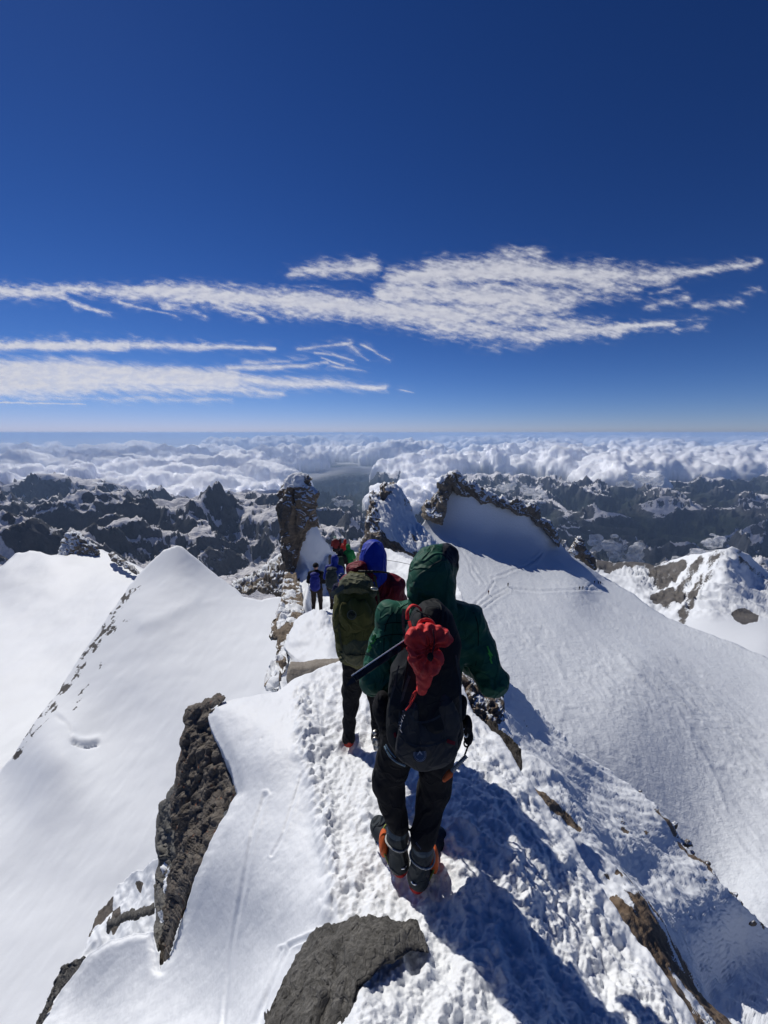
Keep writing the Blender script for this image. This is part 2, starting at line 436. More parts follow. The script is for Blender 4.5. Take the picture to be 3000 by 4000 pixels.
SC.view_settings.view_transform = 'Standard'; SC.view_settings.look = 'None'; SC.view_settings.exposure = 0.0; SC.view_settings.gamma = 1
SC.cycles.volume_bounces = 1; SC.cycles.transparent_max_bounces = 12; SC.cycles.max_bounces = 6; SC.cycles.diffuse_bounces = 5

hz = NT('hazy_air')
pv = hz.n('ShaderNodeVolumePrincipled', {'Density': 2.5e-5, 'Color': (.46, .66, .99), 'Anisotropy': .1})
hz.t.links.new(pv.outputs[0], hz.out.inputs['Volume'])
def boxmesh(name, lo, hi, mat, parent=None):
    x0, y0, z0 = lo; x1, y1, z1 = hi
    V = [(x0, y0, z0), (x1, y0, z0), (x1, y1, z0), (x0, y1, z0), (x0, y0, z1), (x1, y0, z1), (x1, y1, z1), (x0, y1, z1)]
    return mk(name, V, [(0, 3, 2, 1), (4, 5, 6, 7), (0, 1, 5, 4), (1, 2, 6, 5), (2, 3, 7, 6), (3, 0, 4, 7)], mat, parent, smooth=False)
tag(boxmesh('haze', (-190000, -3000, -3601), (190000, 170000, 60), hz.m), kind='stuff')

# ================================================================ far and middle mountains: one height field on a polar grid
def polar(r0, r1, nr, th0, th1, nt_):
    r = np.exp(np.linspace(math.log(r0), math.log(r1), nr)); th = np.radians(np.linspace(th0, th1, nt_))
    Rr, T = np.meshgrid(r, th, indexing='ij')
    id_ = np.arange(nr * nt_).reshape(nr, nt_)
    Q = np.stack([id_[:-1, :-1].ravel(), id_[:-1, 1:].ravel(), id_[1:, 1:].ravel(), id_[1:, :-1].ravel()], 1)
    return (Rr * np.sin(T)).ravel(), (Rr * np.cos(T)).ravel(), Rr.ravel(), T.ravel(), Q
def base_fit(ctrl):
    P = np.array([W(a, b, d) for a, b, d in ctrl]); r = np.hypot(P[:, 0], P[:, 1]); th = np.arctan2(P[:, 0], P[:, 1])
    A = np.stack([np.log(r) * .9, th * 1.6], 1); n = len(A); v = P[:, 2]
    R = np.linalg.norm(A[:, None] - A[None], axis=2); K = R + np.eye(n) * 1e-4
    Tm = np.concatenate([np.ones((n, 1)), A], 1)
    w_ = np.linalg.solve(np.block([[K, Tm], [Tm.T, np.zeros((3, 3))]]), np.concatenate([v, np.zeros(3)]))
    def f(r, th):
        out = np.zeros(len(r)); B = np.stack([np.log(r) * .9, th * 1.6], 1)
        for i in range(n): out += w_[i] * np.linalg.norm(B - A[i], axis=1)
        return out + w_[n] + B @ w_[n + 1:]
    return f
# (photo x, photo y, distance) of the mean relief
mt_ctrl = [(-900, 2800, 430), (0, 2800, 430), (700, 2800, 430), (1500, 2800, 430), (2300, 2800, 430), (3000, 2800, 430), (3900, 2700, 430),

    (-900, 2300, 900), (-900, 2150, 2500), (-900, 2000, 6000), (0, 2320, 700), (300, 2330, 1000), (0, 2180, 1900), (300, 2160, 1900),
    (100, 2100, 3000), (-100, 1990, 5200), (150, 1965, 6200), (350, 1975, 6000), (520, 2010, 4300), (600, 2085, 2900), (450, 2230, 1700),
    (850, 2230, 1500), (700, 2300, 900), (1000, 2400, 900), (950, 2180, 1800), (950, 2070, 3200), (800, 2010, 3400), (1050, 2010, 4200),
    (1300, 2200, 2600), (1400, 2120, 4200), (1300, 2020, 8000), (1600, 1960, 12000), (1500, 2350, 1300), (1900, 2500, 1000), (2300, 2420, 1500),
    (2200, 2200, 5000), (2350, 2160, 6000), (2700, 2150, 5500), (3000, 2160, 5000), (3500, 2200, 4500),
    (2100, 2010, 8000), (2500, 2010, 8500), (2900, 2010, 9000), (3500, 2000, 9000),
    (2000, 1925, 11500), (2300, 1935, 11500), (2600, 1945, 11500), (2900, 1925, 13500), (3600, 1900, 14000),
    (2500, 1850, 22000), (2900, 1810, 24000), (3500, 1800, 24000), (2000, 1850, 22000),
    (600, 1900, 15000), (-900, 1900, 15000), (1200, 1900, 20000), (600, 1780, 60000), (1500, 1780, 60000), (2800, 1755, 60000), (3600, 1760, 60000), (-900, 1780, 60000),
]

mx, my, mr, mth, mQ = polar(420, 46000, 860, -54, 54, 1180)
hb = base_fit(mt_ctrl)(mr, mth)
amp = np.interp(mr, [400, 1200, 3000, 6000, 12000, 30000, 70000], [50, 260, 620, 820, 900, 1000, 700])
def rf(p, o, seed, gain=.5, pw=1.25):
    a, s_, n, wgt = 1., 0, 0, 1.0
    for k in range(o):
        v = (1 - np.abs(fbm(p, 1, seed + k) * 1.5)).clip(0, 1) ** pw; s_ = s_ + a * v * wgt; n += a; wgt = np.clip(v * 1.35, .15, 1); a *= gain; p = p * 2.1 + np.array([5.2, 3.1, 0.])
    return s_ / n
Z0 = np.zeros_like(mx); wrp = np.stack([fbm(np.stack([mx / 1900., my / 1900., Z0], 1), 3, 40), fbm(np.stack([mx / 1900., my / 1900., Z0], 1), 3, 50), Z0], 1)
farw = sm(mr, 6000, 9500)
La, Lb = 1750., 3300.
ra_ = rf(np.stack([mx / La, my / La, Z0], 1) + .35 * wrp, 4, 3, .42); rb_ = rf(np.stack([mx / Lb, my / Lb, Z0], 1) + .3 * wrp, 4, 13, .42)
rg = ra_ * (1 - farw) + rb_ * farw
det = rf(np.stack([mx / 330., my / 330., Z0], 1) + 1.2 * wrp, 4, 23, .55, 1.1); rg2 = det
sc_near = sm(mr, 1500, 3500)
amp = np.interp(mr, [400, 1200, 2500, 4000, 6000, 9000, 12000, 30000, 70000], [60, 260, 700, 920, 950, 1150, 1250, 1300, 800])
z_s = hb + amp * (rg - .60)
z_m = z_s.copy()
def peak(px, py, d, rad, sharp=1.15, el=1.0, ang=0.):
    rad = rad * 1.3
    """raise the relief to a summit seen at (px, py)"""
    global z_m
    p = W(px, py, d); ca, sa = math.cos(ang), math.sin(ang)
    i = np.nonzero(np.hypot(mx - p[0], my - p[1]) < rad * 2.6 * el)[0]
    dx, dy = mx[i] - p[0], my[i] - p[1]
    u = (dx * ca + dy * sa) / el; v = -dx * sa + dy * ca
    q = np.hypot(u, v) / rad; q = q * (1 + .35 * fbm(np.stack([mx[i] / rad, my[i] / rad, np.full(len(i), float(int(px) % 7))], 1) * 1.5, 4, 60))
    m_ = q < 2.2
    tgt = p[2] - (q ** sharp) * rad * .62 + (rg[i] - .6) * rad * .9 * np.clip(q * 2.0, 0, 1)
    z_m[i] = np.where(m_, np.maximum(z_m[i], tgt), z_m[i])
for a in [(150, 1852, 6300, 520, 1.1, 2.2, .15), (330, 1880, 6800, 480, 1.1, 2.0, -.1), (420, 1885, 6200, 350, 1.2, 1.6, 0), (0, 1905, 6200, 420, 1.1, 2.0, 0.1),
          (-200, 1890, 6000, 520, 1.1, 2, 0), (620, 1945, 3700, 280, 1.1, 1.5, .5), (690, 1945, 3800, 260, 1.2, 1.5, .2), (790, 1932, 4000, 260, .95, 1.3, -.6), (730, 1970, 3500, 260, 1.1, 1.3, -.5),
          (840, 2000, 3600, 260, 1.1, 1.5, -.6), (960, 1915, 5600, 420, 1.0, 1.7, .1), (1040, 1918, 5700, 420, 1.0, 1.5, 0), (190, 1990, 3100, 210, 1.0, 1.6, .4), (280, 1965, 3700, 240, 1., 1.4, -.3),
          (440, 2005, 2700, 190, 1.1, 1.2, .2), (500, 2030, 2500, 160, 1.1, 1.2, .6), (130, 2062, 2300, 150, 1.0, 1.6, 0), (30, 2070, 2200, 150, 1, 1.6, 0), (1090, 1990, 3400, 280, 1.1, 1.3, .3),
          (1170, 1990, 5500, 420, 1.1, 1.6, .1), (1330, 1935, 9000, 700, 1.1, 1.8, .1), (1390, 1990, 6500, 500, 1, 1.2, .9),
          (1560, 1840, 13000, 700, 1.1, 1.6, .1), (1660, 1835, 13000, 700, 1.1, 1.5, 0), (1820, 1850, 12500, 600, 1., 1.5, 0),
          (1880, 1845, 12000, 550, 1., 1.5, 0), (1960, 1845, 12000, 500, 1., 1.6, 0), (2040, 1850, 11800, 550, 1.1, 1.5, .1), (2170, 1853, 11500, 600, 1.1, 1.7, 0), (2290, 1862, 11500, 600, 1.1, 1.4, 0.2), (2340, 1870, 11200, 500, 1.1, 1.4, 0),
          (2440, 1872, 11500, 600, 1.1, 1.6, 0), (2530, 1885, 11300, 500, 1.1, 1.4, 0), (2680, 1895, 12000, 600, 1.1, 1.7, .1), (2820, 1865, 13000, 700, 1.1, 1.7, 0), (2990, 1850, 14000, 800, 1.1, 1.6, 0), (3200, 1850, 13000, 800, 1.1, 1.6, 0),
          (2590, 1770, 24000, 1500, 1.2, 1.8, 0), (2690, 1778, 25000, 1300, 1.2, 1.6, 0), (2850, 1762, 28000, 1500, 1.2, 1.8, 0), (2960, 1780, 24000, 1500, 1.2, 1.6, 0), (3100, 1775, 24000, 1500, 1.2, 1.6, 0),
          (2540, 1822, 17000, 900, 1.1, 1.6, 0), (2760, 1820, 18000, 900, 1.1, 1.7, 0), (2950, 1800, 19000, 1000, 1.1, 1.7, 0)]:
    peak(*a)
V_s = np.stack([mx, my, z_m], 1); Ns = vnorm(V_s, mQ); Ns *= np.sign(Ns[:, 2])[:, None]
dl = np.interp(mr, [400, 2000, 6000, 12000, 40000], [30, 95, 140, 230, 300]) * (.35 + 1.3 * sm(1 - Ns[:, 2], .04, .28))
z_m = z_m + dl * (det - .62)
V_m = np.stack([mx, my, z_m], 1)
# snow cover of the relief
Nm = vnorm(V_m, mQ); Nm *= np.sign(Nm[:, 2])[:, None]
pn = fbm(np.stack([mx / 500, my / 500, z_m / 500], 1), 6, 77, .6)
right = sm(mth, math.radians(5), math.radians(16))
altlow = -1560. - 150 * right
alt = sm(z_m + 160 * fbm(V_m / 900., 4, 78), altlow - 130, altlow + 170)
slope = Nm[:, 2]
snow_m = .72 + (Ns[:, 2] - .83) * 2.6 + (slope - Ns[:, 2]) * 1.3 + pn * .38 + .34 * fbm(np.stack([mx / 150, my / 150, z_m / 420], 1), 5, 79, .6) - (1 - alt) * 1.6 + .02
snow_m -= sm(mr, 5000, 6500) * (1 - right) * sm(-mth, math.radians(8), math.radians(14)) * .08
m = NT('rocky_mountain'); co = co_obj(m)
at = m.n('ShaderNodeAttribute', attribute_name='snow').outputs['Fac']
low = m.n('ShaderNodeAttribute', attribute_name='low').outputs['Fac']
n1 = m.noise(.016, 9, .68, co); n2 = m.noise(.0022, 7, .65, co)
mpv = m.n('ShaderNodeMapping', {'Vector': co, 'Scale': (1, 1, .22)}).outputs[0]; nv = m.noise(.011, 6, .62, mpv, .6)
k = m.remap(m.math('ADD', at, m.math('ADD', m.math('MULTIPLY', m.math('SUBTRACT', n1, .5), .7), m.math('MULTIPLY', m.math('SUBTRACT', nv, .5), 1.7))), .47, .53)
rc = m.ramp(n2, [(.3, (.045, .05, .058)), (.55, (.10, .103, .108)), (.75, (.19, .18, .165))])
rc = m.mix(low, rc, m.ramp(n1, [(.3, (.012, .02, .014)), (.7, (.04, .05, .03))]))
c = m.mix(k, rc, (.82, .80, .80))
p = m.pri(Base_Color=c, Roughness=.9, Normal=m.bump(m.math('MULTIPLY_ADD', nv, 1.5, n1), 1.0, 30.)); p.inputs['Specular IOR Level'].default_value = .1
tag(mk('mountains', V_m, mQ[:, ::-1], m.done(p), attrs={'snow': snow_m, 'low': 1 - alt}), kind='structure')

# one lone summit far beyond the sea of clouds
def cone_peak(px, py, d, rad, h, seed):
    p = W(px, py, d); n = 90; g = np.linspace(-1, 1, n); X, Y = np.meshgrid(g, g); q = np.hypot(X, Y)
    z = (1 - q ** .8) * h + (ridged(np.stack([X * 2, Y * 2, X * 0 + seed], -1), 6, seed) - .6) * h * .5 * np.clip(q * 5, 0, 1)
    V = np.stack([p[0] + X * rad, p[1] + Y * rad, p[2] - h + z], -1).reshape(-1, 3); id_ = np.arange(n * n).reshape(n, n)
    Q = np.stack([id_[:-1, :-1].ravel(), id_[:-1, 1:].ravel(), id_[1:, 1:].ravel(), id_[1:, :-1].ravel()], 1)
    return V, Q
V_, Q_ = cone_peak(2932, 1697, 90000, 5200, 2500, 4)
tag(mk('distant_peak', V_, Q_, m.m, attrs={'snow': np.full(len(V_), .62) + .2 * fbm(V_ / 900, 4, 3), 'low': np.zeros(len(V_))}), kind='structure')

# ================================================================ sea of clouds
def cloud_mat(name, thr=.0, trans=.35):
    m = NT(name); co = co_obj(m)
    at = m.n('ShaderNodeAttribute', attribute_name='alpha').outputs['Fac']
    df = m.n('ShaderNodeBsdfDiffuse', {'Color': (.93, .94, .95)}); tr = m.n('ShaderNodeBsdfTranslucent', {'Color': (.93, .94, .95)})
    a = m.n('ShaderNodeMixShader', {0: trans, 1: df, 2: tr})
    b = m.n('ShaderNodeMixShader', {0: at, 1: m.n('ShaderNodeBsdfTransparent'), 2: a})
    return m.done(b)
# a low deck with heaped cumulus standing on it
edge_px = [-700, 0, 150, 400, 700, 900, 1150, 1400, 1600, 1800, 2000, 2200, 2450, 2600, 2800, 3000, 3700]
edge_r = [8800, 8600, 8800, 8200, 6400, 7000, 11500, 14500, 12500, 15500, 17500, 17500, 18000, 22000, 26000, 31000, 32000]
cx, cy, cr, cth, cQ = polar(6000, 165000, 420, -55, 55, 700)
Pc = np.stack([cx, cy, np.zeros_like(cx)], 1); pxa = 1500 + F * np.tan(cth) / CP
ed = np.interp(pxa, edge_px, edge_r); cov = fbm(Pc / 7000., 4, 90)
flat = sm(cr, 45000, 90000)
z_c = -1900 + 160 * cov + 120 * fbm(Pc / 1500., 4, 91) + flat * 560
al = sm(cr, ed * 1.15, ed * 1.6) * np.clip(sm(cov, -.45, -.05) + flat, 0, 1) * .96
tag(mk('cloud_deck', np.stack([cx, cy, z_c], 1), cQ[:, ::-1], cloud_mat('stratus_cloud', trans=.3), attrs={'alpha': al}), kind='stuff')
import bmesh
def ico(n):
    bm = bmesh.new(); bmesh.ops.create_icosphere(bm, subdivisions=n, radius=1)
    V = np.array([v.co[:] for v in bm.verts]); Fc = np.array([[v.index for v in f.verts] for f in bm.faces]); bm.free(); return V, Fc
ICO = {2: ico(2), 3: ico(3), 4: ico(4)}
r_ = np.random.default_rng(17); blobs = []
def heap(px, rr, R, h, zb=-1850):
    """one cumulus: lumps on lumps over a dome of radius R and height h"""
    th = math.atan((px - 1500) / F * CP); X0, Y0 = rr * math.sin(th), rr * math.cos(th)
    n = int(26 + 26 * min(1.6, R / 1000.))
    for k in range(n):
        a = r_.uniform(0, 2 * math.pi); q = math.sqrt(r_.uniform(0, 1)); hh = math.sqrt(max(0, 1 - q * q)) * r_.uniform(.35, 1)
        b = R * r_.uniform(.2, .46) * (1.15 - .55 * hh)
        blobs.append((X0 + q * R * math.cos(a), Y0 + q * R * math.sin(a), zb + h * hh, b * r_.uniform(.9, 1.25), b * r_.uniform(.7, .95)))
# where heaps stand: (photo x range, distance range, count, radius range, height range)
def field(x0, x1, d0, d1, n, R0, R1, h0, h1, zb=-1850, skip=None):
    for k in range(n):
        px = r_.uniform(x0, x1); t = r_.uniform(0, 1) ** 1.0; e = np.interp(px, edge_px, edge_r)
        rr = e * (d0 + (d1 - d0) * t)
        if skip and skip(px, rr): continue
        heap(px, rr, r_.uniform(R0, R1), r_.uniform(h0, h1), zb)
field(-650, 300, 1.02, 1.5, 16, 600, 1100, 850, 1250)
field(150, 760, 1.05, 1.6, 18, 500, 1000, 600, 1000)
field(640, 1120, 1.02, 1.5, 16, 400, 800, 350, 800)
field(1500, 1800, .98, 1.4, 14, 500, 900, 500, 1000)
field(1600, 2500, 1.02, 1.45, 44, 600, 1300, 700, 1250)
field(2400, 2700, .85, 1.3, 14, 700, 1300, 600, 1000)
field(-650, 3700, 1.5, 3.2, 110, 1100, 2300, 450, 1100)
field(2300, 3700, .8, 1.6, 40, 1300, 2300, 450, 850)
field(-650, 3700, 3.0, 6.0, 34, 1800, 3600, 250, 600); field(1900, 3700, 3.0, 7.0, 60, 1800, 3600, 350, 750)
for px, rr, R, h, zb in [(1560, 9300, 700, 560, -1750), (1640, 9700, 600, 480, -1700), (1700, 10400, 700, 600, -1750), (1600, 8600, 420, 260, -1700)]: heap(px, rr, R, h, zb)
kx, ky, kr, kth, kQ = polar(5600, 150000, 980, -54, 54, 1180)
NR, NT_ = 980, 1180; lr0, lr1 = math.log(5600), math.log(150000); kz = np.full((NR, NT_), -2600.0); KX, KY = kx.reshape(NR, NT_), ky.reshape(NR, NT_)
WX = KX + (110 * fbm(np.stack([kx / 420, ky / 420, 0 * kx], 1), 4, 94)).reshape(NR, NT_); WY = KY + (110 * fbm(np.stack([kx / 420 + 40, ky / 420, 0 * kx], 1), 4, 95)).reshape(NR, NT_)
for (x, y, z, rx, rz) in blobs:
    R = math.hypot(x, y); th = math.degrees(math.atan2(x, y)); dth = math.degrees((rx + 160) / R)
    i0 = max(0, int((math.log(max(R - rx - 160, 5600)) - lr0) / (lr1 - lr0) * (NR - 1))); i1 = min(NR, int((math.log(R + rx + 160) - lr0) / (lr1 - lr0) * (NR - 1)) + 2)
    j0 = max(0, int((th - dth + 54) / 108 * (NT_ - 1))); j1 = min(NT_, int((th + dth + 54) / 108 * (NT_ - 1)) + 2)
    if i1 <= i0 or j1 <= j0: continue
    q = ((WX[i0:i1, j0:j1] - x) ** 2 + (WY[i0:i1, j0:j1] - y) ** 2) / rx ** 2
    kz[i0:i1, j0:j1] = np.maximum(kz[i0:i1, j0:j1], np.where(q < 1, z + rz * np.sqrt(np.clip(1 - q, 0, 1)), -2600))
kz = kz.ravel(); V = np.stack([kx, ky, np.maximum(kz, -2250)], 1)
keep = (kz[kQ] > -2300).any(1); kQ = kQ[keep]; used = np.unique(kQ); rm = np.full(len(V), -1); rm[used] = np.arange(len(used)); kQ = rm[kQ]; V = V[used]; print('cumulus verts', len(V))
Nn = vnorm(V, kQ); Nn *= np.sign(Nn[:, 2])[:, None]
far = np.clip(kr[used] / 12000., .6, 4)
V = V + Nn * (far * (95 * fbm(V / (330. * far[:, None]), 5, 92, .6) + 75 * (.45 - worley(V / (170. * far[:, None]), 93))))[:, None]
m = NT('cumulus_cloud'); p = m.pri(Base_Color=(.97, .975, .985), Roughness=1.0); p.inputs['Specular IOR Level'].default_value = 0
p.subsurface_method = 'BURLEY'; p.inputs['Subsurface Weight'].default_value = 1; p.inputs['Subsurface Radius'].default_value = (1, 1, 1.05); p.inputs['Subsurface Scale'].default_value = 260
at = m.n('ShaderNodeAttribute', attribute_name='alpha').outputs['Fac']
CUM = m.done(m.n('ShaderNodeMixShader', {0: at, 1: m.n('ShaderNodeBsdfTransparent'), 2: p}))
def wisps(parts, seed):
    pr = []; rr_ = np.random.default_rng(seed)
    for (px, py, d, r) in parts:
        for k in range(7):
            c = W(px, py, d) + r * .8 * rr_.normal(size=3) * np.array([1, .7, .35]); s_ = r * rr_.uniform(.25, .6); pr.append(('e', c, (s_ * 1.4, s_, s_ * .7)))
    r0 = parts[0][3]
    o = skin('valley_cloud', pr, WSP, None, (0, 0, 0), r0 / 9., r0 * .3, wr=lambda p: r0 * (.40 * fbm(p / (r0 * .7), 3, seed) + .12 * (worley(p / (r0 * .5), seed) - .45)), attr=lambda V: {'alpha': np.clip(.40 + .9 * fbm(V / (r0 * .8), 3, seed + 5), .04, .8)}, relax=3)
    tag(o, kind='stuff')
WSP = cloud_mat('thin_valley_cloud', trans=.5)
WISPS = [[(2330, 2120, 4300, 90), (2370, 2125, 4300, 110), (2420, 2150, 4200, 130), (2470, 2178, 4100, 110)], [(2800, 2105, 3700, 60), (2790, 2130, 3700, 80), (2750, 2165, 3600, 110), (2690, 2180, 3500, 90)], [(60, 2040, 3300, 90), (100, 2058, 3300, 80)], [(1335, 1962, 6500, 90), (1370, 1970, 6500, 60)],
         [(2040, 1920, 9500, 200), (2100, 1935, 9300, 160), (1990, 1900, 9800, 180)], [(1290, 2035, 6000, 100), (1340, 2055, 5800, 90)], [(560, 2005, 4300, 90), (590, 1990, 4500, 110), (530, 1975, 5200, 130)],
         [(2470, 1880, 10500, 220), (2560, 1870, 11000, 260)]]
tag(mk('cumulus_clouds', V, kQ[:, ::-1], CUM, attrs={'alpha': sm(V[:, 2] + 160 * fbm(V / 300., 4, 96), -2120, -1720)}), kind='stuff')

# ================================================================ high cloud: thin flat sheet 3 km up
def capsule_field(X, items):
    f = np.full(len(X), -9.0)
    for (x0, y0, r0, x1, y1, r1, a) in items:
        A = np.array([x0, y0], float); B = np.array([x1, y1], float); e = B - A
        t = np.clip(((X - A) @ e) / (e @ e), 0, 1); q = A + t[:, None] * e; r = r0 + (r1 - r0) * t
        d = np.hypot(X[:, 0] - q[:, 0], X[:, 1] - q[:, 1])
        f = np.maximum(f, np.where(d < r, (1 - d / np.maximum(r, 1)) * a, -(d - r) / 42.))
    return f
sx = 3.4
gx, gy = np.meshgrid(np.arange(-900, 3900, sx * 1.3), np.concatenate([np.arange(860, 1400, 3.2), np.arange(1400, 1636, 2.0)]))
shp = gx.shape; X = np.stack([gx.ravel(), gy.ravel()], 1)
ax, ay = X[:, 0], X[:, 1]
q0 = np.stack([ax / 300, ay / 120, ax * 0], 1)
wx = ax + 46 * fbm(q0, 4, 200); wy = ay + 20 * fbm(q0 + 5, 4, 210)
items = [
 # big upper cloud
 (-700, 1120, 60, 240, 1145, 36, 1.0), (240, 1130, 26, 700, 1150, 40, .9), (600, 1140, 44, 1250, 1190, 66, 1.15), (1100, 1180, 64, 1800, 1240, 72, 1.2), (1700, 1260, 60, 2100, 1325, 38, .9),
 (1540, 1090, 46, 2050, 1050, 70, 1.15), (1700, 1060, 60, 2350, 1080, 70, 1.15), (1500, 1150, 60, 2100, 1160, 90, 1.1), (2200, 1060, 46, 2620, 1085, 40, .95), (2560, 1075, 38, 2960, 1022, 12, .9),
 (2100, 1310, 34, 2640, 1268, 16, .95), (1850, 1230, 60, 2400, 1290, 36, .75), (1960, 1000, 34, 2120, 985, 20, .6), (2150, 1150, 50, 2500, 1130, 40, .45), (1600, 1210, 70, 2200, 1200, 60, .85),
 (1130, 1062, 20, 1440, 1045, 38, .9), (1200, 1040, 20, 1450, 1015, 12, .5), (260, 1180, 12, 420, 1075 + 150, 8, .6), (480, 1180, 8, 680, 1236, 6, .6), (640, 1195, 20, 800, 1230, 8, .65), (860, 1200, 20, 1040, 1245, 8, .7),
 (2540, 1195, 14, 2680, 1165, 10, .5), (2720, 1200, 10, 2880, 1185, 14, .55), (2560, 1145, 6, 2660, 1130, 6, .35), (2640, 1290, 8, 2760, 1275, 5, .35), (2640, 1255, 6, 2740, 1248, 5, .3), (2900, 1145, 5, 2960, 1138, 5, .25),
 (1850, 1350, 8, 1950, 1368, 5, .35), (1240, 1240, 14, 1300, 1250, 10, .4), (1560, 1270, 20, 1700, 1300, 10, .5),
 # lower left bands
 (-700, 1350, 30, 500, 1345, 26, 1.2), (300, 1335, 18, 800, 1355, 20, 1.05), (700, 1352, 20, 1080, 1362, 8, 1.0), (-700, 1480, 105, 350, 1475, 84, 1.9), (200, 1460, 62, 900, 1485, 54, 1.7), (700, 1480, 46, 1500, 1512, 12, 1.0),
 (300, 1500, 50, 1100, 1530, 22, .8), (900, 1440, 16, 1280, 1420, 12, .85), (950, 1420, 10, 1200, 1390 + 10, 10, .4), (1180, 1362, 8, 1360, 1345, 10, .65), (1240, 1380, 8, 1330, 1390, 6, .7), (1310, 1385, 7, 1390, 1410, 6, .75), (1260, 1400, 7, 1340, 1430, 7, .7),
 (1400, 1350, 8, 1530, 1408, 5, .6), (1340, 1345, 6, 1440, 1408, 5, .4), (-700, 1570, 10, 340, 1578, 3, .8), (100, 1555, 16, 900, 1562, 10, .45), (1560, 1520, 3, 1620, 1528, 3, .4), (1280, 1435, 8, 1420, 1450, 4, .35),
]
f = capsule_field(np.stack([wx, wy], 1), items)
# wind-combed texture: filaments leaning down to the right, mottled with small puffs
ang = math.radians(17); u = ax * math.cos(ang) + ay * math.sin(ang); v = -ax * math.sin(ang) + ay * math.cos(ang)
wv = 18 * fbm(np.stack([ax / 160, ay / 80, ax * 0], 1), 3, 220)
f1 = fbm(np.stack([u / 110, (v + wv) / 17, u * 0], 1), 5, 230, .6)
f2 = fbm(np.stack([ax / 46, ay / 20, ax * 0], 1), 5, 240, .62)
f3 = fbm(np.stack([ax / 240, ay / 60, ax * 0], 1), 3, 250)
lowb = sm(ay, 1330, 1380)
f4 = fbm(np.stack([ax / 22, ay / 11, ax * 0], 1), 4, 260, .6)
nz = f1 * (.78 - .15 * lowb) + f2 * (.62 - .42 * lowb) + f3 * .4 + f4 * .16 * (1 - .8 * lowb)
dn = f * 1.15 + nz * 1.15 + .12
al2 = sm(dn, -.45, 1.35) ** 1.7 * (.80 + .20 * sm(f2, -.3, .3))
al2 = np.maximum(al2, .10 * sm(f, -1.0, .5) * sm(f1 + f2, -.3, .9))
# faint straight veils close to the horizon
veil = np.exp(-((ay - 1600 - .012 * (ax - 1500)) / 6) ** 2) * .0
al2 = np.clip(al2 + veil, 0, 1)
yn = (2000 - ay) / F; slopez = (-SP + yn * CP)
t_ = 3000.0 / np.maximum(slopez, .012)
V = Pt(ax, ay, t_)
id_ = np.arange(V.shape[0]).reshape(shp)
Q = np.stack([id_[:-1, :-1].ravel(), id_[1:, :-1].ravel(), id_[1:, 1:].ravel(), id_[:-1, 1:].ravel()], 1)
keep = (al2[Q] > .004).any(1); Q = Q[keep]; used = np.unique(Q); rm = np.zeros(len(V), int); rm[used] = np.arange(len(used))
tag(mk('high_clouds', V[used], rm[Q], cloud_mat('high_cloud', trans=.8), attrs={'alpha': al2[used]}), kind='stuff')
# ================================================================ near and middle ground
def Zc(px, py, z):
    yn = (2000.0 - py) / F; return (px, py, z * (CP + yn * SP) / (-SP + yn * CP))
def poly_mask(X, poly, soft):
    return sm(seg_sd(X, poly)[0], -soft, soft)
M_SNOW = snow_mat('snow', 1.0, .25, .006)
M_PATH = snow_mat('trodden_snow', 1.6, .7, .012)
M_SNOWF = snow_mat('far_snow', .05, .35, .12)
M_SNOWG = snow_mat('wind_packed_snow', .12, .6, .12)

# ---- the crest under our feet
rid_out = [(835, 2738), (900, 2716), (1000, 2697), (1080, 2682), (1130, 2648), (1250, 2612), (1330, 2584), (1500, 2560), (1700, 2600), (1800, 2660), (1850, 2780), (1960, 2880),
           (2040, 2990), (2110, 3080), (2230, 3230), (2330, 3400), (2420, 3530), (2520, 3660), (2620, 3800), (2760, 4010), (3000, 4350), (3150, 4900), (-500, 4900), (-150, 4400), (60, 4150), (150, 4000),
           (235, 3850), (350, 3705), (430, 3655), (600, 3625), (625, 3780), (660, 3720), (690, 3640), (760, 3410), (830, 3250), (885, 3150), (925, 3080), (900, 2980), (860, 2900), (820, 2830), (810, 2780)]
rid_c = [Zc(*a) for a in [
    (1650, 3480, -2.29), (1500, 3480, -2.31), (1400, 2915, -2.60), (1300, 3100, -2.5), (1550, 4000, -2.04), (1440, 3960, -2.0), (1400, 4300, -1.91), (1500, 4500, -1.93), (1500, 4900, -1.85), (1300, 2600, -2.9), (1500, 2570, -2.95), (1700, 2650, -3.0),
    (2700, 4000, -2.30), (2400, 3500, -2.40), (2100, 3080, -2.52), (1900, 2830, -2.80), (1800, 2700, -2.98), (2000, 3400, -2.14), (2200, 3700, -2.2), (1900, 3100, -2.22), (3100, 4800, -2.2), (2300, 4500, -1.95),
    (1250, 3480, -2.42), (1000, 3480, -2.86), (900, 3150, -2.98), (930, 3070, -2.92), (760, 3400, -3.4), (690, 3640, -3.85), (400, 3700, -4.5), (0, 4100, -5.0), (300, 3950, -4.75), (600, 4000, -4.0), (900, 4000, -3.2),
    (1100, 3700, -2.72), (-300, 4800, -4.4), (600, 4700, -3.1), (1000, 4500, -2.5), (880, 2730, -2.86), (1000, 2700, -2.82), (1130, 2650, -2.86), (1050, 3000, -2.68), (1150, 2800, -2.62)]]
path_poly = [(1240, 2620), (1150, 2720), (1160, 2900), (1240, 3150), (1300, 3400), (1330, 3600), (1345, 3850), (1330, 4300), (1300, 5000), (3300, 5000), (2900, 4300), (2560, 3800), (2350, 3500), (2050, 3060), (1850, 2780), (1750, 2500), (1400, 2540)]
crumb_line = [(1180, 2700), (1200, 2950), (1265, 3200), (1300, 3420), (1290, 3560)]
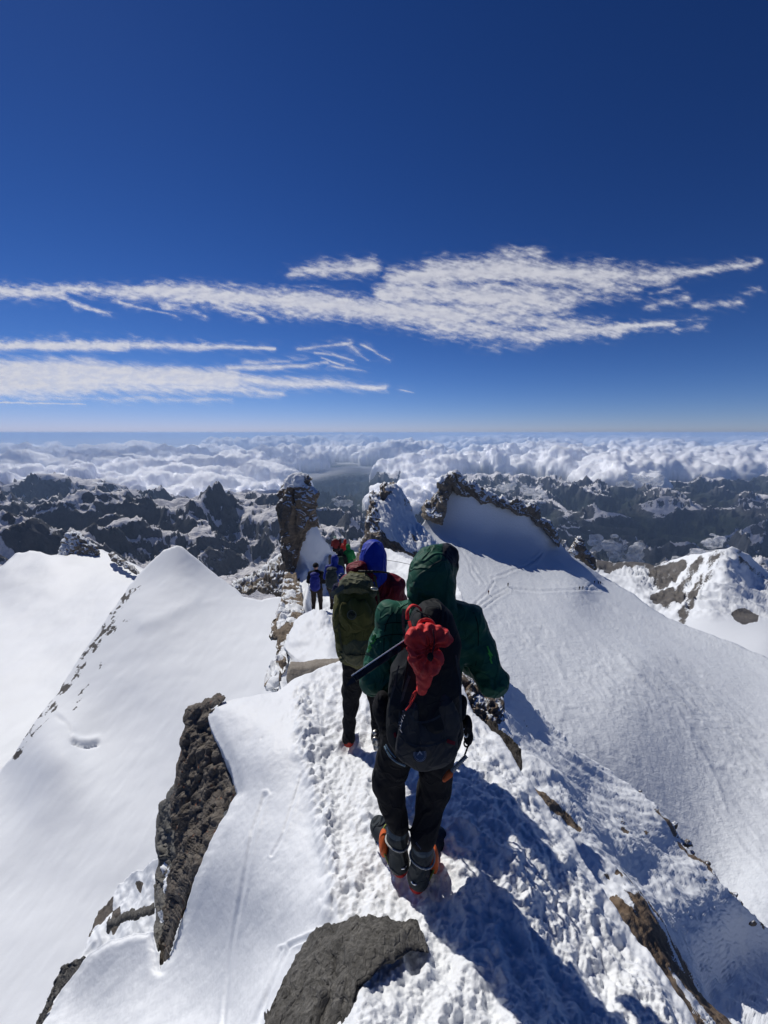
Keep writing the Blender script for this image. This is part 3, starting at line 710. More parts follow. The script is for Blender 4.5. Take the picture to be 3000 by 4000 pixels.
groove = [[(1035, 3100), (990, 3240), (950, 3450), (905, 3700), (865, 4050), (820, 4400)], [(1180, 3020), (1100, 3260), (1060, 3330)], [(1100, 3700), (1050, 3850), (1010, 4050)], [(1250, 3640), (1130, 3690), (1090, 3780), (990, 4000)]]
def bowl(x, y, n, rad, seed, box):
    r = np.random.default_rng(seed); o = np.zeros_like(x)
    for k in range(n):
        a, b = r.uniform(box[0], box[1]), r.uniform(box[2], box[3]); th = r.uniform(-.5, .5); R = rad * r.uniform(.7, 1.25)
        dx, dy = x - a, y - b; m = (np.abs(dx) < R * 3.4) & (np.abs(dy) < R * 3.4)
        dx, dy = dx[m], dy[m]; u = dx * math.cos(th) + dy * math.sin(th); v = (-dx * math.sin(th) + dy * math.cos(th)) / 1.9
        q = np.hypot(u, v) / R
        o[m] += -np.exp(-q ** 4) * 1.0 + .45 * np.exp(-((q - 1.35) / .35) ** 2)
    return o
def rid_disp(V, X, sd, t):
    x, y = V[:, 0], V[:, 1]; P3 = np.stack([x, y, V[:, 2]], 1)
    pm = poly_mask(X, path_poly, 45 + 0 * x); pm = np.clip(pm + .6 * fbm(P3 * 2.2, 3, 301) * (pm > .02) * (pm < .98), 0, 1)
    low = fbm(P3 * .9, 4, 300)
    lump = fbm(P3 * 6.5, 4, 302, .6)
    w = P3 + .02 * np.stack([fbm(P3 * 12, 2, 303), fbm(P3 * 12, 2, 304), 0 * x], 1)
    cr = np.clip(1 - worley(w * 17, 3), 0, 1); cr2 = np.clip(1 - worley(w * 34, 4), 0, 1)
    pit = np.clip(.62 - worley(w * 11 + 3, 8), 0, 1)
    z = low * .05 * (1 - pm) + fbm(P3 * 3, 3, 305) * .012
    bt = bowl(x, y, 210, .055, 3, (-.9, 1.3, .6, 4.4))
    big_ = fbm(P3 * np.array([2.2, 1.4, 1]), 4, 308)
    fine = worley(w * 58, 14)
    z += pm * (lump * .024 + (cr - .5) * .016 + (cr2 - .5) * .012 + (.5 - fine) * .006 - pit * .03 * sm(fbm(P3 * 2.5, 3, 311), -.2, .3) + bt * .018 + big_ * .06 + fbm(P3 * 30, 3, 312, .7) * .014 - np.clip(.5 - worley(w * 23 + 7, 15), 0, 1) * .028)
    c = np.exp(-(line_d(X, crumb_line) / 42) ** 2)
    z += c * (lump * .05 + .02 + cr * .05)
    # wind ripples and drag lines on the smooth side
    for g, a in zip(groove, (.016, .008, .014, .016)):
        d_ = line_d(X, g); k = 7 if a > .01 else 5
        z += a * (-np.exp(-(d_ / k) ** 2) + .55 * np.exp(-((d_ - 2.2 * k) / k) ** 2)) * (1 - pm)
    sp = fbm(P3 * np.array([1.2, 5, 1.2]), 4, 306)
    z += (1 - pm) * (sp * .016 * sm(X[:, 1], 3000, 3600) + .010 * fbm(P3 * np.array([5, 2.5, 5]), 4, 313, .6) + .004 * fbm(P3 * 26, 3, 314))
    cl = worley(P3 * 5 + 2, 5); z -= (1 - pm) * .012 * np.clip(.09 - cl, 0, 1) / .09 * (fbm(P3 * .8, 2, 307) > 0)
    # the crest side breaks down towards the right-hand edge, in steps and runnels
    e = sm(sd, 0, 150) ; rr = sm(X[:, 0], 1800, 2000)
    run = fbm(np.stack([(x * .75 - y * .66) * 7, (x * .66 + y * .75) * 1.6, 0 * x], 1), 5, 309)
    z += rr * run * .05 - rr * (1 - e) * .05
    # rounded rim on the left
    z -= (1 - sm(sd, 0, 60)) ** 2 * .05 * sm(-X[:, 0], -1250, -1100)
    D = np.zeros_like(V); D[:, 2] = z
    return D
def rid_attr(V, X, sd, t): return {'trod': poly_mask(X, path_poly, 45)}
m = NT('trodden_snow'); co = co_obj(m)
tr = m.n('ShaderNodeAttribute', attribute_name='trod').outputs['Fac']
n1 = m.noise(70, 6, .65, co); n2 = m.noise(22, 5, .6, co); n3 = m.noise(1.3, 3, .5, co)
c = m.mix(n3, (.83, .85, .865), (.87, .89, .90)); h = m.math('MULTIPLY_ADD', n1, .5, n2)
p = m.pri(Base_Color=c, Roughness=.5, Normal=m.bump(h, m.remap(tr, 0, 1, .3, .6), .012)); p.inputs['Specular IOR Level'].default_value = .3
tag(sheet('snow_crest', rough(rid_out, 5, 14, 2, 60), rid_c, 4.6, m.done(p), rid_disp, rings=((.02, .03), (.06, .12), (.12, .4), (.1, 1.2), (-.3, 4)), attr=rid_attr), kind='structure')

# ---- steep face dropping away to the right
fl_out = [(1740, 2520), (1880, 2590), (1980, 2655), (2120, 2800), (2268, 2934), (2400, 3020), (2495, 3088), (2603, 3187), (2702, 3340), (2766, 3386), (2874, 3512), (3010, 3640), (3400, 4000), (3700, 4900), (2500, 4900), (2200, 3900), (1900, 3300), (1650, 2900), (1600, 2600)]
fl_c = [(1880, 2590, 14), (1980, 2655, 12.5), (2268, 2934, 11.2), (2603, 3187, 10.5), (2874, 3512, 8.3), (3400, 4000, 6), (3700, 4800, 3.8), (2100, 3150, 3.7), (2420, 3560, 3.0), (2700, 4000, 2.0), (1850, 2800, 5.4), (1700, 2700, 6.4),
        (2300, 3100, 7.2), (2550, 3400, 6.1), (2800, 3900, 3.9), (2100, 2860, 8.8), (2300, 3900, 2.0), (2000, 3400, 2.7), (2600, 4800, 1.5)]
def fl_disp(V, X, sd, t):
    P3 = V; u = V[:, 0] * .8 + V[:, 1] * .6; v = -V[:, 0] * .6 + V[:, 1] * .8
    run = fbm(np.stack([v * 1.1, u * .16, V[:, 2] * .1], 1), 5, 320, .55)
    crust = fbm(V * np.array([5, 5, 5.]), 4, 321, .6)
    g = worley(V * 9, 6)
    D = np.zeros_like(V); D[:, 2] = run * .20 + crust * .055 + .035 * (1 - g) + .5 * fbm(V * .3, 3, 322) * sm(sd, 0, 200)
    return D
def fl_attr(V, X, sd, t):
    u = V[:, 0] * .8 + V[:, 1] * .6; v = -V[:, 0] * .6 + V[:, 1] * .8
    s = fbm(np.stack([v * 1.9, u * .55, V[:, 2] * .3], 1), 5, 330, .6)
    k = .95 - 1.6 * sm(s, .33, .52)
    edge = (1 - sm(sd, 0, 26)) * sm(fbm(V * .8, 4, 331), .12, .3) * sm(X[:, 1], 3000, 3150)
    near = np.exp(-((line_d(X, [(2330, 3400), (2420, 3530), (2520, 3660), (2620, 3800), (2760, 4010), (3000, 4350)]) - 30) / 46) ** 2) * sm(X[:, 1], 3380, 3560)
    near2 = np.exp(-(line_d(X, [(2070, 3040), (2160, 3140), (2260, 3270)]) / 12) ** 2)
    return {'snow': np.clip(k - edge * 1.6 - near * sm(fbm(V * np.array([1.6, 1.6, 1.6]), 5, 332, .6), -.22, .12) * (1.25 + 1.0 * s) - near2 * .8, 0, 1)}
M_FLANK = rock_mat('crusted_snow_over_rock', 1.0, cols=((.06, .045, .03), (.17, .12, .08), (.3, .24, .17)), bump=.8, dist=.035, snow=True)
tag(sheet('steep_snow_face', rough(fl_out, 9, 16, 5, 50), fl_c, 5.0, M_FLANK, fl_disp, rings=((.2, .3), (.5, 1.5), (1, 5), (1, 14)), attr=fl_attr), kind='structure')

# ---- big snowfield on the right with the ski tracks
sf_out = [(1500, 2210), (1600, 2120), (1655, 2040), (1700, 1960), (1740, 1895), (1800, 1885), (1860, 1910), (1930, 1950), (2000, 1985), (2060, 2000), (2110, 2030), (2160, 2090), (2230, 2165), (2330, 2235), (2440, 2300),
          (2600, 2408), (2720, 2458), (2860, 2510), (3000, 2566), (3300, 2690), (3800, 2950), (3900, 4300), (2500, 4300), (1500, 2900)]
sf_c = [(1560, 2180, 150), (1700, 2060, 195), (1760, 2000, 203), (1760, 1900, 211), (1860, 1915, 209), (1860, 2000, 204.5), (1930, 2090, 202), (2060, 2010, 213), (2050, 2090, 209.5), (2160, 2095, 215), (2230, 2168, 215), (2150, 2140, 212),
        (2440, 2300, 200), (2340, 2285, 190), (2270, 2300, 162), (1908, 2320, 130), (2600, 2408, 165), (3000, 2566, 125), (3500, 2800, 85), (3800, 3600, 40), (2000, 2600, 85), (2500, 2900, 66), (2500, 2600, 95),
        (3000, 3000, 66), (2800, 3500, 46), (1700, 2500, 92), (1600, 2800, 70), (3000, 3500, 44), (2500, 3600, 44), (2600, 4200, 32), (3800, 4200, 30)]
tracks = [[(1840, 2392), (1880, 2362), (1930, 2325), (1985, 2298), (2050, 2305), (2110, 2311), (2200, 2306), (2290, 2302), (2340, 2306)], [(1845, 2405), (1890, 2375), (1945, 2332), (1990, 2308)],
          [(1835, 2385), (1870, 2345), (1905, 2315), (1930, 2270)], [(1920, 2260), (1965, 2245), (2010, 2225), (2065, 2205), (2100, 2180), (2115, 2162)],
          [(2292, 2302), (2305, 2282), (2330, 2274)], [(1784, 2112), (1795, 2140), (1830, 2190), (1855, 2220), (1864, 2235)], [(1830, 2205), (1865, 2240), (1895, 2280)], [(1835, 2210), (1840, 2240), (1870, 2280)]]
slides = [[(2690, 2840), (2735, 2930), (2800, 3050), (2835, 3160)], [(2560, 3140), (2700, 3240), (2830, 3370), (2880, 3400)], [(2840, 3230), (2900, 3310), (3000, 3420)], [(2165, 2560), (2200, 2640)], [(2430, 2560), (2560, 2720), (2700, 2840)], [(2020, 2420), (2075, 2500), (2150, 2570)], [(2640, 2760), (2690, 2860), (2720, 2960)], [(2780, 3150), (2860, 3280), (2960, 3380), (3050, 3500)], [(2300, 2480), (2420, 2560), (2480, 2650)]]
def sf_disp(V, X, sd, t):
    D = np.zeros_like(V)
    s = fbm(np.stack([V[:, 0] * .11, V[:, 1] * .045, 0 * t], 1), 6, 340, .6)
    wob = fbm(V * .12, 3, 341)
    rip = ridged(np.stack([V[:, 0] * .30 + wob, V[:, 1] * .17 - wob, 0 * t], 1), 5, 342, .62)
    pxm = t / F  # metres per pixel
    shade = sm(X[:, 1], 2110, 2200)
    z = s * .5 * shade + (rip - .5) * .36 * shade * sm(fbm(V * .03, 3, 345), -.35, .3)
    for k, g in enumerate(tracks):
        d_ = line_d(X, g) + 3 * fbm(V * .5, 2, 343 + k); w_ = 3.6
        z += pxm * (2.6 if k < 5 else 1.8) * (-np.exp(-(d_ / w_) ** 2) + .7 * np.exp(-((d_ - 2 * w_) / w_) ** 2))
    for k, g in enumerate(slides):
        d_ = line_d(X, g) + 6 * fbm(V * .25, 3, 353 + k)
        z += pxm * (2.4 if k < 5 else 1.5) * np.exp(-(d_ / (9 if k < 5 else 5)) ** 2)
    D[:, 2] = z
    return D
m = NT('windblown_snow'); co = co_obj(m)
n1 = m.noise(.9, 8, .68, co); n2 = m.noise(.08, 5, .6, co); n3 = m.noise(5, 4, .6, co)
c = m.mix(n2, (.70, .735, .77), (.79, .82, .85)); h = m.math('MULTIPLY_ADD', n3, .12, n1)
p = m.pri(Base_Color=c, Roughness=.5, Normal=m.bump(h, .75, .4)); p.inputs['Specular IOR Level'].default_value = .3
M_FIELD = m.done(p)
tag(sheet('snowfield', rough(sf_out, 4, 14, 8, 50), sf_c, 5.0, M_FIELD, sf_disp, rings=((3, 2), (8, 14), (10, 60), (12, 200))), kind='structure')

# ---- left: glacier basin and the snow dome in front of it
gl_out = [(-900, 2330), (-300, 2290), (0, 2215), (60, 2165), (115, 2150), (190, 2165), (260, 2175), (330, 2150), (400, 2150), (440, 2170), (500, 2190), (560, 2215), (640, 2260), (740, 2350), (760, 2600), (300, 3400), (-900, 3900)]
gl_c = [(-800, 2350, 330), (-300, 2300, 340), (0, 2220, 360), (60, 2165, 395), (200, 2175, 385), (390, 2150, 420), (500, 2195, 380), (640, 2270, 330), (0, 2500, 235), (300, 2450, 250), (300, 2300, 320), (0, 2350, 300), (500, 2450, 240), (0, 3000, 132), (-300, 3200, 108),
        (200, 2900, 150), (-800, 3700, 70), (300, 3300, 110), (700, 2500, 220), (120, 2300, 320), (-800, 2600, 210)]
def gl_disp(V, X, sd, t):
    D = np.zeros_like(V); z = 2.2 * fbm(V * .018, 4, 360, .45) + .25 * fbm(V * np.array([.3, .05, .1]), 4, 361)
    D[:, 2] = z; return D
tag(sheet('glacier_basin', rough(gl_out, 6, 14, 9, 60), gl_c, 7, M_SNOWF, gl_disp, rings=((10, 5), (20, 40), (20, 150))), kind='structure')
dm_out = [(668, 2138), (690, 2131), (712, 2137), (740, 2160), (790, 2200), (850, 2250), (920, 2300), (950, 2330), (1020, 2345), (1090, 2330), (1200, 2350), (1300, 2600), (1300, 3000), (900, 3500), (900, 4700), (-900, 4900), (-900, 3700), (-300, 3250), (0, 3010), (60, 2940), (130, 2830), (230, 2700), (290, 2600), (330, 2540), (400, 2440), (470, 2340), (540, 2245), (570, 2215), (640, 2150)]
dm_c = [(690, 2130, 262), (640, 2155, 258), (540, 2250, 240), (400, 2450, 190), (250, 2700, 147), (0, 3010, 113), (-300, 3250, 92), (-900, 3700, 66), (800, 2210, 258), (920, 2300, 245), (1080, 2345, 240), (1200, 2360, 238), (1100, 2600, 152), (1300, 2700, 140), (700, 2700, 137),
        (600, 2400, 192), (800, 2450, 185), (330, 2915, 117), (250, 2960, 108), (450, 2960, 112), (600, 3300, 83), (300, 3500, 72), (0, 4000, 51), (900, 3300, 84), (700, 4600, 34), (-800, 4800, 33), (450, 2600, 158), (250, 2850, 122)]
def dm_disp(V, X, sd, t):
    D = np.zeros_like(V); z = 1.8 * fbm(V * .022, 4, 370, .45) * sm(sd, 0, 80) + .2 * fbm(V * np.array([.3, .1, .1]), 4, 371) + .10 * (ridged(V * np.array([.45, .14, .2]), 4, 372) - .5) * sm(fbm(V * .03, 3, 373), -.2, .3)
    # bergschrund: a lip with a hollow below it
    wv_ = 5 * fbm(V * .3, 3, 377)
    for g, dp, w_ in (([(285, 2905), (310, 2916), (345, 2918), (380, 2910)], 1.5, 7), ([(225, 2800), (262, 2830), (280, 2870), (275, 2895)], .5, 6)):
        d_ = line_d(X, g) + wv_; z += -dp * np.exp(-(np.maximum(d_, 0) / w_) ** 2)
        up = line_d(X, [(a, b - 20) for a, b in g]) + wv_; z += dp * .5 * np.exp(-(up / (w_ * 2.2)) ** 2)
    d_ = line_d(X, [(560, 2440), (640, 2415), (720, 2370), (760, 2355)]); z += 1.0 * np.exp(-(d_ / 26) ** 2)
    D[:, 2] = z; return D
def dm_attr(V, X, sd, t):
    e = line_d(X, [(545, 2245), (470, 2345), (400, 2450), (330, 2545), (240, 2700), (130, 2840), (60, 2940)])
    e2 = line_d(X, [(500, 2420), (440, 2500), (390, 2600), (330, 2700), (230, 2840)])
    n_ = fbm(np.stack([V[:, 0] * .5 + V[:, 1] * .1, V[:, 1] * .16, V[:, 2] * .4], 1), 6, 380, .7); n2 = fbm(V * .05, 3, 381)
    r_ = np.exp(-((e - 14) / (20 + 16 * n2)) ** 2) * (.40 + 1.5 * n_ + .9 * n2) + np.exp(-(e2 / 30) ** 2) * (.12 + 1.7 * n_ + .8 * n2) * .85
    return {'snow': np.clip(1 - r_, 0, 1)}
M_DOME = rock_mat('snow_dome_rock', .12, cols=((.03, .03, .03), (.08, .075, .07), (.17, .15, .13)), bump=.5, dist=.15, snow=True)
tag(sheet('snow_dome', rough(dm_out, 3.5, 12, 12, 50), dm_c, 6.5, M_DOME, dm_disp, rings=((4, 6), (8, 25), (8, 120)), attr=dm_attr), kind='structure')

# ---- right: snow peak far below
sp_out = [(2180, 2240), (2260, 2200), (2330, 2185), (2400, 2200), (2440, 2190), (2500, 2196), (2560, 2210), (2620, 2190), (2700, 2165), (2760, 2160), (2800, 2148), (2840, 2142), (2860, 2134), (2880, 2140), (2925, 2170), (2965, 2205), (3010, 2235), (3100, 2290), (3400, 2350), (3600, 2700), (2900, 2700), (2300, 2420)]
sp_c = [(2180, 2260, 900), (2330, 2200, 1150), (2500, 2205, 1200), (2560, 2230, 1150), (2700, 2170, 1120), (2860, 2136, 1060), (2960, 2205, 1080), (3100, 2290, 1000), (3400, 2350, 950), (2480, 2270, 980), (2440, 2330, 860), (2600, 2330, 860), (2700, 2250, 960), (2640, 2250, 1050), (2850, 2230, 900), (2790, 2310, 800), (2720, 2390, 690),
        (2940, 2300, 880), (2900, 2380, 720), (3050, 2420, 700), (3000, 2500, 560), (2700, 2500, 560), (3500, 2650, 480), (2350, 2350, 800), (2540, 2400, 700)]
def sp_disp(V, X, sd, t):
    D = np.zeros_like(V); q = V * np.array([.004, .004, .004])
    g = fbm(np.stack([X[:, 0] / 60 + X[:, 1] / 90, X[:, 1] / 260, 0 * t], 1), 5, 390, .6)
    at = sm(X[:, 1], 2440, 2380)
    D[:, 2] = at * (fbm(q * 3, 5, 391, .6) * 20 + (ridged(q * 4, 6, 392) - .5) * 26 * poly_mask(X, spr_rock, 40)) * sm(sd, 0, 30) ; return D
spr_rock = [(2330, 2190), (2700, 2150), (2860, 2135), (2850, 2230), (2760, 2330), (2660, 2420), (2560, 2380), (2540, 2300), (2420, 2230), (2330, 2240)]
def sp_attr(V, X, sd, t):
    n_ = fbm(np.stack([X[:, 0] / 34 + X[:, 1] / 42, X[:, 1] / 46 - X[:, 0] / 90, 0 * t], 1), 6, 395, .6)
    k = 1.0
    def P_(poly, soft, a): return a * poly_mask(X, poly, soft)
    r_ = P_([(2540, 2215), (2640, 2190), (2700, 2200), (2640, 2270), (2590, 2310), (2560, 2290), (2520, 2240)], 16, .75)
    r_ = np.maximum(r_, P_([(2540, 2330), (2620, 2300), (2680, 2330), (2660, 2370), (2600, 2380), (2550, 2360)], 12, .95))
    r_ = np.maximum(r_, P_([(2330, 2180), (2560, 2180), (2560, 2225), (2480, 2215), (2400, 2225), (2380, 2250), (2320, 2230)], 10, .72))
    r_ = np.maximum(r_, P_([(2860, 2380), (2910, 2370), (2965, 2395), (2960, 2430), (2900, 2440), (2865, 2420)], 8, 1.0))
    r_ = np.maximum(r_, np.exp(-(line_d(X, [(2810, 2160), (2760, 2240), (2720, 2300), (2660, 2420)]) / 26) ** 2) * .62)
    r_ = np.maximum(r_, np.exp(-(line_d(X, [(2740, 2180), (2690, 2250), (2640, 2330)]) / 22) ** 2) * .6)
    r_ = np.maximum(r_, np.exp(-(line_d(X, [(2885, 2150), (2900, 2200), (2960, 2240), (3000, 2290)]) / 20) ** 2) * .5)
    return {'snow': np.clip(.98 - r_ - n_ * .75 * (r_ > .02) * np.clip(r_ * 3, 0, 1), 0, 1)}
M_PEAKR = rock_mat('snow_peak_rock', .03, cols=((.04, .038, .036), (.11, .1, .09), (.2, .18, .15)), bump=.5, dist=1.2, snow=True)
tag(sheet('snow_peak', rough(sp_out, 5, 10, 15, 40), sp_c, 4.5, M_PEAKR, sp_disp, rings=((40, 20), (80, 120), (60, 500)), attr=sp_attr), kind='structure')

# ---- the crest going on: snow arete, saddle and mound below the tower
mr_out = [(1185, 2075), (1215, 2030), (1240, 2060), (1262, 2100), (1300, 2155), (1330, 2172), (1370, 2160), (1420, 2160), (1470, 2150), (1510, 2140), (1560, 2165), (1640, 2195), (1720, 2225), (1790, 2290), (1830, 2400), (1850, 2620), (1700, 2800), (1250, 2800), (1100, 2690), (1090, 2640), (1120, 2560), (1130, 2440), (1110, 2400), (1130, 2330), (1112, 2290), (1130, 2240), (1165, 2180)]
mr_c = [(1215, 2035, 22), (1190, 2090, 20.5), (1262, 2100, 22), (1230, 2160, 20.5), (1320, 2180, 23), (1420, 2165, 25), (1500, 2150, 28), (1560, 2168, 26), (1640, 2200, 22), (1720, 2230, 18), (1800, 2320, 12.5), (1830, 2500, 8.5), (1700, 2400, 10.5), (1700, 2620, 6.6), (1560, 2400, 11), (1600, 2300, 15),
        (1350, 2300, 17.5), (1235, 2402, 12.6), (1320, 2415, 11.6), (1200, 2300, 17), (1150, 2250, 18.5), (1170, 2400, 12.0), (1130, 2500, 9), (1130, 2640, 6.0), (1300, 2560, 7.2), (1450, 2560, 7), (1500, 2780, 4.6), (1250, 2780, 4.7), (1150, 2330, 15)]
def mr_disp(V, X, sd, t):
    D = np.zeros_like(V); tr_ = np.exp(-(line_d(X, [(1350, 2560), (1310, 2430), (1270, 2380), (1300, 2280), (1340, 2200)]) / 45) ** 2)
    z = .5 * fbm(V * .45, 4, 400, .5) * sm(sd, 0, 50) + .08 * fbm(V * 2.5, 4, 401) + tr_ * (.16 * fbm(V * 4, 4, 402) + .1 * (1 - worley(V * 6, 7)))
    z += .10 * sm(X[:, 0], 1500, 1560) * (ridged(V * 1.6, 4, 404) - .5)
    ar = line_d(X, [(1170, 2195), (1200, 2250), (1215, 2320), (1195, 2380)]); z += .55 * np.exp(-(ar / 20) ** 2) * (1 + .4 * fbm(V * 1.2, 3, 403))
    ar = line_d(X, [(1290, 2190), (1270, 2240), (1262, 2300)]); z += .3 * np.exp(-(ar / 16) ** 2)
    D[:, 2] = z; return D
def mr_attr(V, X, sd, t):
    n_ = fbm(V * .9, 5, 405, .6)
    r_ = poly_mask(X, [(1285, 2180), (1340, 2165), (1400, 2180), (1380, 2200), (1320, 2205), (1310, 2230), (1290, 2300), (1280, 2260)], 8) * .9
    r_ = np.maximum(r_, poly_mask(X, [(1145, 2270), (1172, 2262), (1170, 2300), (1150, 2320)], 5) * .95)
    r_ = np.maximum(r_, poly_mask(X, [(1150, 2330), (1185, 2360), (1182, 2400), (1165, 2420), (1150, 2380)], 6) * .9)
    r_ = np.maximum(r_, poly_mask(X, [(1105, 2330), (1135, 2250), (1140, 2330), (1125, 2430), (1100, 2480)], 10) * .6)
    r_ = np.maximum(r_, poly_mask(X, [(1390, 2150), (1440, 2140), (1440, 2260), (1390, 2260)], 10) * .75)
    return {'snow': np.clip(1 - r_ - n_ * .4 * (r_ > .05), 0, 1)}
M_MID = rock_mat('snow_and_rock', .8, cols=((.05, .04, .032), (.14, .115, .085), (.24, .2, .15)), bump=.6, dist=.05, snow=True)
tag(sheet('snow_arete', rough(mr_out, 4, 8, 18, 26), mr_c, 3.2, M_MID, mr_disp, rings=((.3, .4), (.8, 2), (1, 8), (1, 30)), attr=mr_attr), kind='structure')
def md_disp(V, X, sd):
    return .03 * fbm(V * 3, 4, 410) + .12 * fbm(V * 1.1, 3, 411) + .05 * poly_mask(X, [(1215, 2385), (1260, 2380), (1310, 2440), (1310, 2500), (1285, 2480), (1240, 2430)], 10) * (fbm(V * 8, 4, 412) + .6)
tag(slab('snow_mound', rough([(1120, 2625), (1128, 2570), (1112, 2530), (1130, 2490), (1150, 2435), (1185, 2400), (1225, 2382), (1262, 2392), (1300, 2440), (1345, 2500), (1360, 2640), (1250, 2660)], 4, 8, 3, 24), [(1120, 2600, 6.6), (1230, 2390, 8.4), (1330, 2600, 6.4), (1320, 2450, 7.6)], 3.2, M_SNOW, .85, 1.2, md_disp, power=.7, flat=False), kind='structure')
# ---- lower snow lobe beside the cliff, bottom left
lf_out = [(620, 3360), (560, 3385), (500, 3415), (465, 3450), (430, 3520), (385, 3560), (355, 3640), (330, 3720), (240, 3860), (150, 4010), (-60, 4300), (-100, 4700), (700, 4700), (760, 3700), (740, 3380)]
lf_c = [(620, 3370, 4.6), (470, 3450, 4.9), (385, 3560, 4.7), (330, 3720, 4.1), (150, 4000, 3.3), (-60, 4400, 2.6), (700, 3600, 3.7), (700, 4600, 2.3), (550, 3650, 3.9), (600, 3800, 3.4)]
def lf_disp(V, X, sd, t):
    D = np.zeros_like(V); u = (X[:, 0] * .5 + X[:, 1] * .87)
    D[:, 2] = .16 * fbm(V * 2.2, 4, 420) + .05 * (ridged(np.stack([(X[:, 0] - X[:, 1] * .3) / 90, X[:, 1] / 400, 0 * t], 1), 3, 421) - .5); return D
def lf_attr(V, X, sd, t):
    n_ = fbm(V * 3.0, 5, 422, .6)
    r_ = 0
    for pl in ([(385, 3530), (445, 3500), (440, 3560), (395, 3620), (370, 3620)], [(440, 3560), (470, 3540), (475, 3600), (440, 3650), (430, 3620)], [(525, 3440), (560, 3445), (550, 3490), (535, 3470)]):
        r_ = np.maximum(r_, poly_mask(X, pl, 7) * .95)
    r_ = np.maximum(r_, (1 - sm(sd, 2, 16)) * sm(n_, -.1, .15) * sm(X[:, 1], 3440, 3500) * .9)
    return {'snow': np.clip(1 - r_ - n_ * .3 * (r_ > .05), 0, 1)}
tag(sheet('lower_snow_slope', rough(lf_out, 4, 8, 21, 30), lf_c, 4, rock_mat('lower_slope', 3, bump=.6, dist=.02, snow=True), lf_disp, rings=((.1, .2), (.3, 1), (.3, 5)), attr=lf_attr), kind='structure')

# ================================================================ rocks: each a solid of its own
def blocky(sc, amp, zs=2.0, rid=.5, seed=0, tilt=.25):
    def f(V, X, sd):
        q = V / sc; q = np.stack([q[:, 0], q[:, 1], q[:, 2] * zs + q[:, 0] * tilt], 1)
        q = q + .25 * np.stack([fbm(q * 1.3, 3, seed + 500), fbm(q * 1.3, 3, seed + 510), fbm(q * 1.3, 3, seed + 520)], 1)
        d1, d2, hid = worley(q, seed, True); e1, e2, h2 = worley(q * 2.7 + 5, seed + 1, True)
        crack = sm(d2 - d1, 0, .12)
        return amp * ((hid - .5) * 1.0 * crack + (h2 - .5) * .42 * sm(e2 - e1, 0, .15) + rid * (ridged(q * 1.4, 5, seed + 2) - .55) - .25 * (1 - crack))
    return f
def rock_attr(bias=0., k=1.1, f=.5, seed=0, zones=(), freq=1.0):
    def g(V, X, sd, N):
        n_ = fbm(V * freq, 5, seed + 600, .6)
        a = bias + sm(N[:, 2], .15, .75) * k + n_ * f
        for poly, soft, v in zones: a = a + v * poly_mask(X, poly, soft)
        return {'snow': np.clip(a, 0, 1)}
    return g
M_CLIFF = rock_mat('lichen_rock', 2.2, cols=((.045, .038, .032), (.13, .112, .094), (.25, .225, .19)), bump=1.0, dist=.03, lichen=.8, strata=False)
M_BOULD = rock_mat('grey_schist', 4.0, cols=((.025, .024, .022), (.10, .096, .088), (.24, .23, .21)), bump=1.0, dist=.014, strata=True)
M_TOWER = rock_mat('tower_rock', .9, cols=((.06, .046, .034), (.21, .165, .12), (.36, .30, .23)), bump=.9, dist=.07, snow=True, strata=True)
M_PINN = rock_mat('pinnacle_rock', .35, cols=((.05, .04, .032), (.19, .155, .12), (.34, .285, .225)), bump=.8, dist=.2, snow=True)
M_CREST = rock_mat('crest_rock', .12, cols=((.05, .042, .034), (.18, .15, .115), (.32, .27, .21)), bump=.8, dist=.5, snow=True)

cl_o = [(885, 2722), (850, 2732), (815, 2742), (760, 2758), (728, 2768), (716, 2800), (722, 2850), (702, 2890), (706, 2940), (685, 3020), (682, 3090), (664, 3160), (670, 3230), (690, 3270), (690, 3330), (672, 3400), (655, 3450), (645, 3520), (640, 3580), (652, 3640), (634, 3700), (622, 3775),
        (655, 3745), (700, 3600), (722, 3540), (770, 3410), (840, 3270), (890, 3150), (935, 3085), (950, 3040), (925, 2960), (905, 2920), (880, 2880), (850, 2850), (835, 2830), (830, 2790)]
tag(slab('rock_cliff', rough(cl_o, 6, 8, 31, 26), [(885, 2722, 3.75), (728, 2768, 3.9), (690, 3020, 3.5), (935, 3060, 2.9), (680, 3330, 3.0), (760, 3420, 2.45), (625, 3775, 2.3), (700, 3600, 2.33), (640, 3560, 2.75)], 3.6, M_CLIFF, .10, .5, lambda V, X, sd: np.clip(sd / 20, 0, 1) * (blocky(.34, .12, .5, .5, 4)(V, X, sd) + blocky(.10, .018, .6, .7, 5)(V, X, sd) + .022 * fbm(V * 16, 4, 5))),
    'tall dark rock face with orange lichen, left of the trodden path', 'rock')
gr_o = [(742, 2955), (700, 3010), (688, 3060), (660, 3110), (625, 3160), (608, 3230), (606, 3300), (620, 3380), (608, 3440), (604, 3520), (612, 3600), (600, 3640), (618, 3720), (660, 3680), (700, 3500), (740, 3300), (760, 3100)]
